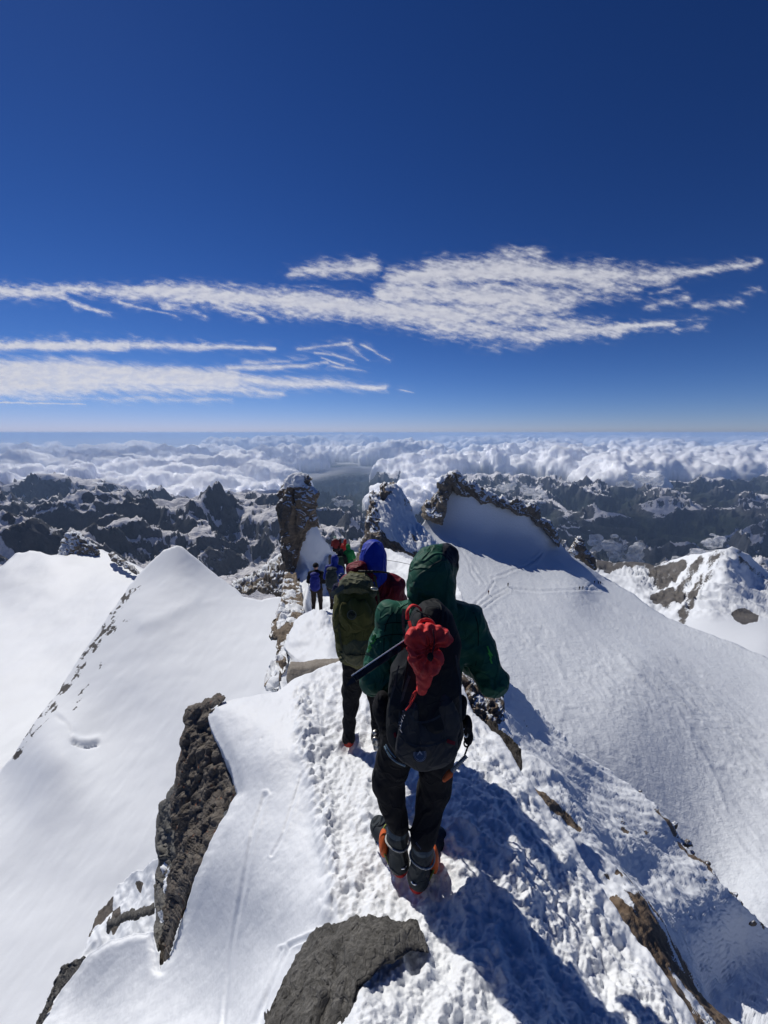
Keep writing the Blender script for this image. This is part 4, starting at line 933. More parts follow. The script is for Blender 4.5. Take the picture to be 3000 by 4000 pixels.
tag(slab('rock', rough(gr_o, 5, 8, 33, 26), [(742, 2955, 3.6), (610, 3230, 3.6), (604, 3520, 2.9), (618, 3720, 2.5), (760, 3200, 3.2)], 4, rock_mat('grey_gneiss', 2.5, cols=((.05, .05, .045), (.15, .145, .13), (.24, .23, .21)), dist=.02, snow=True, bump=.8), .05, .4, lambda V, X, sd: np.clip(sd / 20, 0, 1) * blocky(.2, .08, 1, .6, 7)(V, X, sd),
                attr=rock_attr(-.3, .3, .2, 3, [([(640, 3410), (672, 3390), (680, 3440), (672, 3500), (648, 3480)], 5, 1.4), ([(622, 3560), (655, 3540), (660, 3570), (630, 3600)], 4, 1.3), ([(640, 3300), (690, 3300), (690, 3360), (650, 3340)], 4, 0)])),
    'paler grey rock slab behind the dark lichen face, with snow in its hollows', 'rock')
bo_o = [(1030, 4060), (1060, 3960), (1110, 3850), (1170, 3750), (1200, 3700), (1260, 3670), (1330, 3655), (1390, 3625), (1440, 3612), (1500, 3625), (1580, 3640), (1640, 3650), (1650, 3680), (1680, 3722), (1600, 3715), (1560, 3740), (1500, 3760), (1470, 3790), (1440, 3830), (1400, 3850), (1390, 3900), (1370, 3960), (1360, 4000), (1380, 4100), (1330, 4300), (1050, 4300)]
tag(slab('boulder', rough(bo_o, 6, 8, 35, 30), [Zc(1060, 4000, -2.15), Zc(1200, 3700, -2.31), Zc(1440, 3612, -2.14), Zc(1680, 3720, -2.11), Zc(1380, 4000, -2.035), Zc(1200, 4250, -2.04), Zc(1350, 3800, -2.06)], 3.4, M_BOULD, .02, .3, lambda V, X, sd: np.clip(sd / 14, 0, 1) * (blocky(.26, .034, .6, .3, 9, .8)(V, X, sd) + blocky(.07, .008, 1, .7, 10, 1.2)(V, X, sd) + .02 * fbm(V * 7, 5, 8)), power=.5),
    'grey schist boulder poking through the trodden snow at the bottom', 'rock')
# rock just beyond the green hiker's right elbow, and the dark outcrop hanging below it
rb_o = [(1810, 2640), (1850, 2650), (1900, 2690), (1950, 2720), (1968, 2750), (1972, 2780), (1960, 2800), (1976, 2815), (1940, 2822), (1910, 2830), (1880, 2830), (1850, 2810), (1820, 2780), (1790, 2740), (1770, 2660)]
tag(slab('rock', rough(rb_o, 5, 6, 37, 20), [(1810, 2640, 4.9), (1970, 2770, 4.6), (1850, 2800, 4.3), (1780, 2700, 4.6)], 3, rock_mat('brown_slab', 3, cols=((.04, .032, .025), (.15, .11, .08), (.27, .22, .16)), snow=True, strata=True, dist=.02), .18, .5, lambda V, X, sd: np.clip(sd / 12, 0, 1) * blocky(.22, .09, 2.4, .4, 12)(V, X, sd), attr=rock_attr(-.42, .9, .7, 5, freq=5)),
    'layered brown rock dusted with snow by the green hiker\'s right elbow', 'rock')
rc_o = [(1880, 2815), (1935, 2825), (1950, 2870), (1985, 2890), (2010, 2920), (2035, 2950), (2042, 2990), (2038, 3005), (2010, 2985), (1985, 2960), (1950, 2910), (1910, 2860), (1880, 2835)]
tag(slab('rock', rough(rc_o, 5, 6, 39, 20), [(1880, 2815, 4.3), (2040, 2980, 3.3), (1940, 2840, 4.2), (1950, 2910, 3.7)], 3, rock_mat('wet_dark_rock', 4, cols=((.01, .009, .008), (.03, .026, .022), (.09, .08, .07)), snow=True), .12, .3, lambda V, X, sd: np.clip(sd / 10, 0, 1) * blocky(.12, .06, 1, .6, 14)(V, X, sd), attr=rock_attr(-.7, .7, .5, 6, freq=6)),
    'dark wet outcrop hanging from the snow edge to the right of the backpack', 'rock')
tw_o = [(1134, 1851), (1150, 1842), (1177, 1840), (1206, 1853), (1224, 1870), (1211, 1880), (1219, 1901), (1244, 1914), (1251, 1935), (1238, 1960), (1237, 2011), (1246, 2036), (1250, 2066), (1236, 2058), (1222, 2060), (1196, 2080), (1190, 2110), (1180, 2140), (1172, 2180), (1160, 2220), (1145, 2250),
        (1125, 2250), (1108, 2215), (1106, 2180), (1095, 2159), (1094, 2112), (1110, 2091), (1096, 2049), (1088, 1990), (1076, 1969), (1088, 1950), (1074, 1931), (1090, 1915), (1104, 1900), (1108, 1880)]
tag(slab('rock_tower', rough(tw_o, 3.5, 5, 41, 14), [(1134, 1851, 21), (1150, 2200, 19), (1220, 1900, 20.5), (1100, 2000, 20)], 1.9, M_TOWER, .55, 1.6, lambda V, X, sd: np.clip(sd / 5, 0.25, 1) * (blocky(1.3, .40, .5, .35, 16)(V, X, sd) + .45 * blocky(.42, .14, 1.5, .3, 17)(V, X, sd)),
         attr=rock_attr(-.30, 1.0, .40, 7, [([(1108, 1900), (1112, 1870), (1134, 1848), (1177, 1838), (1190, 1870), (1165, 1900), (1130, 1905)], 6, 1.3), ([(1180, 1940), (1225, 1960), (1225, 2050), (1185, 2080), (1185, 2000)], 10, .28), ([(1090, 1985), (1165, 1985), (1160, 2130), (1105, 2130)], 12, -.12), ([(1094, 2112), (1125, 2110), (1128, 2130), (1100, 2150)], 6, .7)], freq=1.8)),
    'tall square rock tower with a snow cap, standing left on the crest', 'rock tower')
wl_o = [(1112, 2235), (1100, 2290), (1098, 2340), (1086, 2400), (1060, 2445), (1052, 2490), (1076, 2500), (1080, 2550), (1070, 2590), (1082, 2600), (1060, 2640), (1030, 2680), (1045, 2697), (1090, 2690), (1100, 2640), (1125, 2590), (1120, 2560), (1150, 2540), (1165, 2440), (1190, 2400), (1185, 2340), (1160, 2250)]
tag(slab('rock_wall', rough(wl_o, 4, 6, 43, 16), [(1112, 2235, 17.5), (1060, 2450, 9.6), (1045, 2690, 5.6), (1180, 2400, 11.5), (1110, 2600, 6.4)], 2.6, M_TOWER, .25, 1.0, lambda V, X, sd: np.clip(sd / 6, .2, 1) * blocky(.8, .24, .8, .6, 18)(V, X, sd),
         attr=rock_attr(-.1, .8, .55, 8, [([(1075, 2440), (1130, 2340), (1140, 2400), (1110, 2450), (1080, 2460)], 6, .9), ([(1115, 2480), (1150, 2480), (1145, 2550), (1110, 2550)], 6, 1.0), ([(1035, 2690), (1075, 2590), (1105, 2600), (1080, 2700)], 6, .8)], freq=1.6)),
    'broken snow-plastered rock wall below the tower, left of the snow mound', 'rock wall')
tag(slab('rock', rough([(1118, 2655), (1122, 2632), (1135, 2610), (1200, 2605), (1260, 2596), (1330, 2590), (1400, 2600), (1330, 2625), (1240, 2640), (1170, 2660), (1125, 2680)], 3, 6, 45, 20), [(1118, 2650, 5.2), (1330, 2600, 5.4), (1200, 2620, 5.3)], 3, rock_mat('tan_slab', 3, cols=((.12, .10, .08), (.26, .23, .19), (.36, .33, .28)), dist=.01), .06, .5, lambda V, X, sd: np.clip(sd / 8, 0, 1) * .03 * fbm(V * 5, 4, 3)),
    'flat tan rock slab at the foot of the snow mound', 'rock')
p2_o = [(1390, 2200), (1400, 2165), (1409, 2121), (1421, 2087), (1430, 2011), (1447, 1969), (1442, 1937), (1455, 1912), (1466, 1928), (1485, 1929), (1487, 1901), (1506, 1882), (1520, 1895), (1531, 1893), (1546, 1889), (1569, 1910), (1585, 1940), (1599, 1956), (1611, 1986), (1628, 2036), (1662, 2070), (1717, 2129), (1750, 2160), (1740, 2230), (1658, 2196), (1632, 2190), (1573, 2162), (1527, 2150), (1490, 2200)]
sn2 = [(1447, 1932), (1472, 1969), (1497, 2011), (1478, 2036), (1510, 2070), (1518, 2100), (1516, 2120), (1560, 2120), (1600, 2150), (1660, 2190), (1760, 2200), (1720, 2100), (1620, 1990), (1570, 1905), (1545, 1890), (1535, 1920), (1500, 1945)]
tag(slab('rock_pinnacle', rough(p2_o, 4, 5, 47, 14), [(1400, 2180, 58), (1500, 1890, 66), (1480, 2050, 56), (1620, 2020, 66), (1740, 2160, 60), (1600, 2150, 54)], 2.0, M_PINN, 2.5, 6, lambda V, X, sd: np.clip(sd / 5, .25, 1) * (blocky(3.2, 1.3, .6, .5, 20, .8)(V, X, sd) * (1 - .75 * poly_mask(X, sn2, 8)) + .5 * poly_mask(X, sn2, 8) * fbm(np.stack([(X[:, 0] - .55 * X[:, 1]) / 14, (X[:, 0] * .6 + X[:, 1]) / 90, 0 * sd], 1), 4, 22)),
         attr=rock_attr(-.1, .6, .75, 9, [(sn2, 7, .75), ([(1514, 2100), (1560, 2105), (1590, 2150), (1520, 2150)], 5, -.95), ([(1600, 2080), (1630, 2070), (1640, 2100), (1625, 2110)], 4, -.7), ([(1560, 1905), (1600, 1960), (1620, 2010), (1595, 1990)], 5, -.5), ([(1600, 2130), (1640, 2130), (1655, 2190), (1610, 2180)], 6, -.6)], freq=.5)),
    'snow-streaked rock pinnacle with a jagged top, in the middle of the crest', 'rock pinnacle')
p3_o = [(1651, 2022), (1656, 1983), (1685, 1945), (1707, 1920), (1707, 1877), (1724, 1853), (1748, 1850), (1772, 1890), (1767, 1925), (1745, 1974), (1745, 2007), (1730, 2053), (1700, 2048), (1675, 2033)]
tag(slab('rock_pinnacle', rough(p3_o, 3, 5, 49, 12), [(1651, 2022, 196), (1724, 1853, 208), (1745, 2007, 194), (1760, 1900, 206)], 1.9, M_CREST, 6, 12, lambda V, X, sd: np.clip(sd / 4, .25, 1) * blocky(8, 3.4, .4, .5, 24)(V, X, sd),
         attr=rock_attr(-.2, .7, .55, 10, [([(1700, 1885), (1720, 1845), (1755, 1845), (1740, 1870)], 5, .9), ([(1660, 2000), (1700, 1950), (1715, 2040), (1680, 2040)], 8, .35)], freq=.25)),
    'upright rock prow rising from the far end of the snowfield', 'rock pinnacle')
cr_o = [(1748, 1850), (1765, 1838), (1785, 1833), (1800, 1848), (1810, 1872), (1835, 1880), (1850, 1876), (1862, 1895), (1905, 1915), (1935, 1930), (1952, 1942), (1962, 1934), (1976, 1950), (1996, 1962), (2010, 1950), (2032, 1952), (2042, 1968), (2058, 1975), (2068, 1962), (2090, 1966), (2110, 1988), (2115, 2020), (2150, 2044), (2172, 2075), (2190, 2122), (2184, 2142), (2150, 2105), (2118, 2062), (2095, 2052), (2068, 2018), (2020, 2014), (1990, 1990), (1960, 1990), (1920, 1966), (1880, 1974), (1850, 1944), (1800, 1940), (1768, 1915)]
tag(slab('rock_ridge', rough(cr_o, 3, 5, 51, 12), [(1765, 1838, 211), (1800, 1930, 207), (1960, 1934, 212), (1920, 1966, 208), (2068, 1962, 216), (2060, 2016, 212), (2190, 2130, 212), (2150, 2044, 216)], 1.9, M_CREST, 3.2, 9, lambda V, X, sd: np.clip(sd / 4, .25, 1) * blocky(6, 2.8, .4, .5, 26)(V, X, sd), attr=rock_attr(-.12, .9, .6, 11, [([(1770, 1850), (1850, 1885), (1930, 1930), (1900, 1945), (1850, 1925), (1790, 1910)], 6, .35)], freq=.2), width=14),
    'serrated rocky ridge with snow patches along the top of the snowfield', 'rock ridge')
hn_o = [(2216, 2160), (2228, 2135), (2246, 2112), (2258, 2098), (2272, 2102), (2282, 2120), (2292, 2142), (2306, 2160), (2322, 2180), (2330, 2222), (2318, 2232), (2290, 2205), (2262, 2185), (2240, 2184)]
tag(slab('rock_horn', rough(hn_o, 3, 4, 53, 10), [(2216, 2160, 225), (2258, 2098, 228), (2330, 2222, 222)], 1.8, M_CREST, 4, 8, lambda V, X, sd: np.clip(sd / 4, .25, 1) * blocky(4, 2.2, .8, .6, 28)(V, X, sd), attr=rock_attr(-.15, .8, .6, 12, [([(2216, 2165), (2240, 2130), (2255, 2160), (2240, 2180)], 5, .6)], freq=.25)),
    'small dark rock horn on the right rim of the snowfield', 'rock')
lr_o = [(170, 2235), (195, 2195), (225, 2165), (240, 2120), (262, 2085), (300, 2078), (335, 2100), (380, 2130), (388, 2170), (372, 2178), (330, 2170), (300, 2185), (280, 2165), (240, 2190), (200, 2200)]
tag(slab('rock_outcrop', rough(lr_o, 4, 5, 55, 14), [(170, 2230, 392), (262, 2085, 420), (388, 2170, 402)], 2.4, M_CREST, 8, 16, lambda V, X, sd: np.clip(sd / 5, .25, 1) * blocky(8, 5, .8, .7, 30)(V, X, sd), attr=rock_attr(-.1, .8, .7, 13, [([(225, 2140), (262, 2085), (300, 2090), (270, 2160), (215, 2190)], 8, .45)], freq=.12)),
    'snowy rock outcrop at the head of the left glacier basin', 'rock')
lr2 = [(420, 2162), (445, 2160), (480, 2185), (520, 2210), (548, 2240), (535, 2248), (500, 2225), (460, 2205), (430, 2185)]
tag(slab('rock_outcrop', rough(lr2, 4, 5, 57, 14), [(420, 2162, 385), (548, 2240, 330), (480, 2190, 360)], 2.4, M_CREST, 5, 10, lambda V, X, sd: np.clip(sd / 5, .25, 1) * blocky(6, 3, .8, .7, 32)(V, X, sd), attr=rock_attr(-.05, .6, .6, 14, freq=.14)),
    'low band of dark rocks running down to the left foot of the snow dome', 'rock')
lr3 = [(905, 2290), (930, 2262), (960, 2250), (990, 2255), (1010, 2225), (1040, 2205), (1070, 2180), (1105, 2160), (1130, 2200), (1120, 2330), (1060, 2320), (1010, 2300), (960, 2320), (935, 2318)]
tag(slab('rock_outcrop', rough(lr3, 4, 5, 59, 14), [(905, 2290, 430), (1105, 2160, 520), (1060, 2320, 420)], 2.4, M_CREST, 12, 30, lambda V, X, sd: np.clip(sd / 5, .25, 1) * blocky(14, 9, .8, .9, 34)(V, X, sd), attr=rock_attr(0.0, .7, .8, 15, freq=.06)),
    'dark craggy outcrop behind the right shoulder of the snow dome', 'rock')
# thin rock ribs bottom left
for pl, ds, lab in (
    ([(415, 3640), (420, 3610), (440, 3605), (470, 3590), (520, 3570), (560, 3560), (605, 3545), (606, 3562), (560, 3575), (520, 3588), (480, 3600), (440, 3620), (425, 3645)], (3.9, 3.6), 'long thin rock rib along the top of the lower snow lobe'),
    ([(140, 4010), (175, 3950), (200, 3890), (225, 3830), (245, 3790), (290, 3765), (330, 3750), (348, 3770), (310, 3785), (270, 3830), (230, 3880), (190, 3940), (160, 4020)], (3.3, 3.5), 'curved brown rock rib at the lower left edge of the snow'),
    ([(310, 3995), (350, 3985), (400, 3970), (450, 3950), (500, 3940), (520, 3955), (528, 4010), (500, 4020), (490, 3975), (440, 3990), (390, 4010), (330, 4020)], (2.9, 2.7), 'small arched rock edge showing through the snow at the bottom left')):
    c0, c1 = pl[0], pl[len(pl) // 2]
    tag(slab('rock', rough(pl, 3, 6, int(pl[0][0]), 16), [(pl[0][0], pl[0][1], ds[0]), (c1[0], c1[1], ds[1]), (c1[0] + 10, c1[1] + 60, (ds[0] + ds[1]) / 2 - .1)], 2.6, M_BOULD, .07, .2, lambda V, X, sd: np.clip(sd / 6, .2, 1) * blocky(.12, .04, 1, .5, 36)(V, X, sd)), lab, 'rock')
# small stones breaking the crust of the steep right-hand face and standing on its far edge
st = [(2325, 3045, 22, 12.0), (2360, 3090, 16, 11.5), (2430, 3215, 22, 10.0), (2600, 3515, 16, 7.6), (2565, 3372, 12, 8.6), (2630, 3225, 26, 10.6), (2672, 3300, 34, 10.0), (2690, 3335, 26, 9.9), (2752, 3375, 24, 9.4), (2860, 3500, 28, 8.7), (2884, 3530, 20, 8.5), (2942, 3608, 18, 7.9), (2502, 3090, 10, 11.8), (2205, 2930, 10, 12.5), (2430, 3360, 10, 8.9)]
lb = ['stone with a long shadow high on the steep right face', 'lower of two neighbouring stones high on the steep right face', 'stone stuck in the middle of the crusted right face', 'isolated stone low on the crusted right face', 'tiny stone in the centre of the crusted face', 'topmost of the dark rocks on the far edge of the face', 'largest dark rock on the far edge of the face', 'rock just below the largest one on the far edge', 'snow-dusted pale rock on the far edge of the face', 'dark rock low on the far edge casting a pointed shadow', 'rock touching the low dark one on the far edge', 'lowest small rock on the far edge of the face', 'tiny brown stone alone on the snow beyond the edge', 'smallest stone near the top of the crusted face', 'small stone left of the middle of the crusted face']
for (a, b, r, d), l in zip(st, lb):
    rg_ = np.random.default_rng(int(a)); k = 9; an = np.linspace(0, 2 * math.pi, k, endpoint=False)
    pl = [(a + r * rg_.uniform(.6, 1.1) * math.cos(q), b + r * .75 * rg_.uniform(.5, 1.1) * math.sin(q)) for q in an]
    mpp = d / F
    tag(slab('stone', rough(pl, 2, 4, int(a), 10), [(a, b, d)], 2.6, M_TOWER, r * mpp * .9, r * mpp, lambda V, X, sd: np.clip(sd / 4, .2, 1) * blocky(r * mpp * .8, r * mpp * .35, 1.3, .5, 3)(V, X, sd), attr=rock_attr(-.25, .8, .4, int(a), freq=1.5)), l, 'rock', 'stones on the steep right-hand face')
for i_, wp in enumerate(WISPS): wisps(wp, 700 + 11 * i_)
def cloth(name, col, rough=.6, bump=.25, sc=60, mark=None, mcol=(.1, .8, .1), crease=1.0):
    m = NT(name); co = co_obj(m); n1 = m.noise(sc, 4, .6, co); n2 = m.noise(sc * .12, 5, .6, co)
    mp = m.n('ShaderNodeMapping', {'Vector': co, 'Scale': (1, 1, .75), 'Rotation': (.3, .5, .2)}).outputs[0]
    r1 = m.math('ABSOLUTE', m.math('SUBTRACT', m.noise(5.2, 2, .45, mp, 1.0), .5)); r2 = m.math('ABSOLUTE', m.math('SUBTRACT', m.noise(12, 1, .4, mp, .6), .5))
    cr = m.math('ADD', m.remap(r1, 0, .07, 1, 0), m.math('MULTIPLY', m.remap(r2, 0, .06, 1, 0), .25))
    c = m.mix(n2, tuple(x * .72 for x in col), tuple(min(1, x * 1.3) for x in col))
    if mark: c = m.mix(m.n('ShaderNodeAttribute', attribute_name=mark).outputs['Fac'], c, mcol)
    nb = m.bump(cr, min(1, .55 * crease), .022); nb = m.bump(m.math('MULTIPLY_ADD', n1, .1, n2), bump, .006, nb)
    p = m.pri(Base_Color=c, Roughness=max(rough, .25) + .12 * crease * (rough > .4), Normal=nb); p.inputs['Specular IOR Level'].default_value = .22
    return m.done(p)
def metal(name, col, rough=.3):
    m = NT(name); n1 = m.noise(90, 3, .5, co_obj(m)); return m.done(m.pri(Base_Color=col, Metallic=1.0, Roughness=m.remap(n1, 0, 1, rough * .7, rough * 1.5)))
K_BLACK = cloth('black_softshell', (.010, .010, .012), .75); K_DARK = cloth('charcoal_fabric', (.014, .016, .018), .65); K_SKIN = cloth('skin', (.55, .32, .24), .5, .05)
K_SILVER = metal('bright_steel', (.75, .76, .78), .25); K_STEEL = metal('dark_steel', (.25, .25, .26), .35); K_RED = cloth('red_ripstop', (.68, .05, .045), .5, .2)
K_ORANGE = cloth('orange_rubber', (.60, .12, .03), .5); K_GLOVE = cloth('black_glove', (.012, .012, .013), .7)
def folds(amp, sc=(9, 9, 14), seed=0, amp2=.4):
    sc = np.array(sc, float)
    def f(p):
        w = p + .03 * np.stack([fbm(p * 6, 2, seed + 1), fbm(p * 6, 2, seed + 2), fbm(p * 6, 2, seed + 3)], -1)
        return amp * ((ridged(w * sc, 3, seed, .5) - .55) * -1.0 + amp2 * fbm(w * sc * 2.4, 3, seed + 5))
    return f
def crumple(amp, s=7., seed=0, extra=.22):
    def f(p):
        q = p * s + .5 * np.stack([fbm(p * s * .8, 2, seed + 1), fbm(p * s * .8, 2, seed + 2), fbm(p * s * .8, 2, seed + 3)], -1)
        return amp * ((worley(q, seed) - .5) * 1.3 + extra * (worley(q * 2.3 + 4, seed + 6) - .5)) - amp * .5 * (ridged(q * .6, 2, seed + 9) - .5)
    return f
def hand(pr, w, d, side):
    """palm, four curled fingers of different length and a thumb from the side of the palm"""
    w = np.array(w, float); d = np.array(d, float); d /= np.linalg.norm(d); s = np.cross(d, [0, 0, 1.]); s /= np.linalg.norm(s); dn = np.cross(s, d) * -1 if np.cross(s, d)[2] > 0 else np.cross(s, d)
    pr.append(('c', w, w + d * .075, .026, .036))
    for i, L in enumerate((.062, .074, .070, .054)):
        a = w + d * .09 + s * (i - 1.5) * .021; b = a + d * L * .5 + dn * .010; c = b + d * L * .22 + dn * L * .5
        pr += [('c', a - d * .03, a, .011, .0105), ('c', a, b, .0105, .010), ('c', b, c, .010, .0085)]
    a = w + d * .03 + s * side * .03; b = a + d * .035 + s * side * .02; pr += [('c', a, b, .013, .011), ('c', b, b + d * .03 + dn * .012, .011, .009)]
def person(base, J, jacket, trousers, label, hood=None, hat=None, hi=False, boots=None, h=.02, jbulk=.02, wr=1.0, group=None, hood_extra=(), jattr=None, hattr=None, jm=None):
    """J: joints in world space. The body is one skin; clothes are its children."""
    b = np.array(base, float); A = lambda k: np.array(J[k], float)
    g = []
    g += [('c', A('pel'), A('chest'), .115, .13), ('c', A('shL'), A('shR'), .062, .062), ('c', A('neck'), A('head'), .052, .055), ('e', A('head'), (.078, .098, .115)),
          ('c', A('chest') , A('neck'), .10, .06), ('c', A('hipL'), A('hipR'), .10, .10)]
    fdir = np.array(J.get('face', (0, 1, -.15)), float); fdir /= np.linalg.norm(fdir); hx = np.cross(fdir, [0, 0, 1.]); hx /= np.linalg.norm(hx)
    hd = A('head')
    g += [('c', hd + fdir * .085 + np.array([0, 0, .0]), hd + fdir * .108 + np.array([0, 0, -.03]), .011, .016), ('c', hd + fdir * .07 - hx * .02 + np.array([0, 0, -.062]), hd + fdir * .07 + hx * .02 + np.array([0, 0, -.062]), .019, .019), ('e', hd + fdir * .05 + np.array([0, 0, -.085]), (.04, .04, .03)), ('e', hd + hx * .08, (.012, .022, .032)), ('e', hd - hx * .08, (.012, .022, .032))]
    for s in 'LR':
        g += [('c', A('sh' + s), A('el' + s), .055, .042), ('c', A('el' + s), A('ha' + s), .042, .028), ('c', A('hip' + s), A('kn' + s), .085, .06), ('c', A('kn' + s), A('an' + s), .058, .04), ('c', A('he' + s) + [0, 0, .04], A('to' + s) + [0, 0, .035], .036, .030), ('c', A('an' + s), A('he' + s) + [0, 0, .05], .04, .038)]
        hand(g, A('ha' + s), J.get('hd' + s, (0, 1, -.1)), -1 if s == 'L' else 1)
    root = skin('person', g, K_SKIN, None, b, .011 if hi else h * 1.05, .02, relax=1); root.location = b; tag(root, label, 'person', group)
    jb = jbulk; tp = J.get('tor', (0, 0, 0)); jr = J.get('jr', 1.0)
    j = [('e', A('chest'), (.205 * jr, .15 * jr, .21)), ('e', (A('chest') + A('pel')) / 2, (.185 * jr, .145 * jr, .2)), ('e', A('pel') + [0, 0, .03], (.188 * jr, .142 * jr, .14)), ('c', A('shL'), A('shR'), .080 + jb * .3, .080 + jb * .3), ('c', A('chest') + [0, 0, .1], A('neck'), .12, .085), ('c', A('neck') + [0, 0, -.01], A('shL'), .082, .072), ('c', A('neck') + [0, 0, -.01], A('shR'), .082, .072)]
    for s in 'LR': j += [('c', A('sh' + s), A('el' + s), .070 + jb, .052 + jb), ('c', (A('sh' + s) + A('el' + s)) / 2, A('el' + s), .070 + jb, .050 + jb), ('c', A('el' + s), A('ha' + s), .054 + jb, .040 + jb * .4)]
    zc_ = A('pel')[2] - .09
    skin('jacket', j, jacket, root, b, h, .045, wr=(lambda p: crumple(.020 * wr, 7.5, 3)(p) + folds(.009 * wr, (5, 5, 13), 5, .1)(p)) if wr else None, cut=lambda p: np.where(np.hypot(p[..., 0] - A('pel')[0], p[..., 1] - A('pel')[1]) < .26, zc_ - p[..., 2] + .006 * np.sin(p[..., 0] * 40), -1), attr=jattr)
    t = [('c', A('hipL'), A('hipR'), .118, .118)]
    for s in 'LR':
        kn = A('kn' + s); t += [('c', A('hip' + s), kn, .108, .080), ('c', kn, A('an' + s) + [0, 0, .075], .080, .058), ('e', kn + [0, .02, .01], (.078, .085, .09))]
    skin('trousers', t, trousers, root, b, h, .03, wr=crumple(.014 * wr, 8, 9) if wr else None)
    if hood:
        hc = A('head'); tl = J.get('hoodr', (.118, .142, .155))
        hp_ = [('e', hc + [0, -.01, .005], tl), ('c', hc + [0, -.03, -.06], A('neck') + [0, -.02, 0], .105, .115)] + list(hood_extra)
        cutf = lambda p: -(np.linalg.norm((p - (hc + fdir * .19 + [0, 0, -.02])) / np.array([1, 1, 1.25]), axis=-1) - .115)
        skin('hood', hp_, hood, root, b, h * .8, .04, wr=crumple(.018 * wr, 8., 21) if wr else None, cut=cutf, attr=hattr)
    if hat: skin('hat' if hat[1] == 'hat' else 'helmet', [('e', A('head') + [0, 0, .03], (.105, .125, .115))], hat[0], root, b, h * .8, .02, cut=lambda p: (A('head')[2] + .0) - p[..., 2])
    for s in 'LR':
        he, to, an = A('he' + s), A('to' + s), A('an' + s); d = to - he; d /= np.linalg.norm(d)
        bt = skin('boot', [('c', he + [0, 0, .055], an + [0, 0, .0], .049, .051), ('c', an, an + [0, 0, .08], .052, .050), ('c', he + [0, 0, .05], to + [0, 0, .043], .050, .040), ('e', to + [0, 0, .045] - d * .02, (.05, .06, .042))], boots or K_BLACK, root, b, h * .7, .03, cut=lambda p: he[2] + .008 - p[..., 2])
        gl = skin('glove', (lambda L: (hand(L, A('ha' + s), J.get('hd' + s, (0, 1, -.1)), -1 if s == 'L' else 1), [(q[0], q[1], q[2], q[3] + .004, q[4] + .004) for q in L])[1])([]), K_GLOVE, root, b, .009 if hi else h, .006)
        if hi: J.setdefault('_boot', []).append((bt, he, to, an, d))
    return root
def superpack(zs, w, dp, xc, yc, ex=2.6):
    zs = np.array(zs, float)
    def f(p):
        z = p[..., 2]; o = np.argsort(zs); zz = zs[o]; I = lambda a: np.interp(z, zz, np.array(a, float)[o])
        W_, D_ = I(w), I(dp); a = np.abs(p[..., 0] - I(xc)) / W_; c = np.abs(p[..., 1] - I(yc)) / D_
        d = ((a ** ex + c ** ex) ** (1 / ex) - 1) * np.minimum(W_, D_) * .8
        return np.maximum(d, np.maximum(z - zz[-1], zz[0] - z))
    lo = (min(np.array(xc) - np.array(w)), min(np.array(yc) - np.array(dp)), zs.min()); hi = (max(np.array(xc) + np.array(w)), max(np.array(yc) + np.array(dp)), zs.max())
    return ('f', f, lo, hi)
def strip(name, px, d, w, mat, parent, base, th=.004, n=None):
    """webbing strap through photo points at given distances"""
    P = curve([W(a, b, q) for (a, b), q in zip(px, d)], 5); V, Fc = [], []
    for i, p in enumerate(P):
        t = P[min(i + 1, len(P) - 1)] - P[max(i - 1, 0)]; t /= np.linalg.norm(t) + 1e-9; v = p / np.linalg.norm(p); s = np.cross(t, v); s /= np.linalg.norm(s) + 1e-9
        for a, b in ((-1, -1), (1, -1), (1, 1), (-1, 1)): V.append(p + s * a * w / 2 + v * b * th / 2)
    for i in range(len(P) - 1):
        for j in range(4): a, b = i * 4 + j, i * 4 + (j + 1) % 4; Fc.append((a, b, b + 4, a + 4))
    Fc += [(3, 2, 1, 0), tuple(len(V) - 4 + j for j in range(4))]
    return mk(name, np.array(V) - np.array(base), Fc, mat, parent, smooth=False)
def carabiner(name, c, r, h_, mat, parent=None, base=(0, 0, 0), tilt=0., th=.004):
    pts = []
    for i in range(16):
        a = 2 * math.pi * i / 16; x = math.cos(a) * r; z = math.sin(a) * h_; pts.append(np.array(c) + [x * math.cos(tilt) - z * math.sin(tilt), 0.004 * math.sin(a), x * math.sin(tilt) + z * math.cos(tilt)])
    return tube(name, pts, th, mat, parent, base, 6, closed=True)

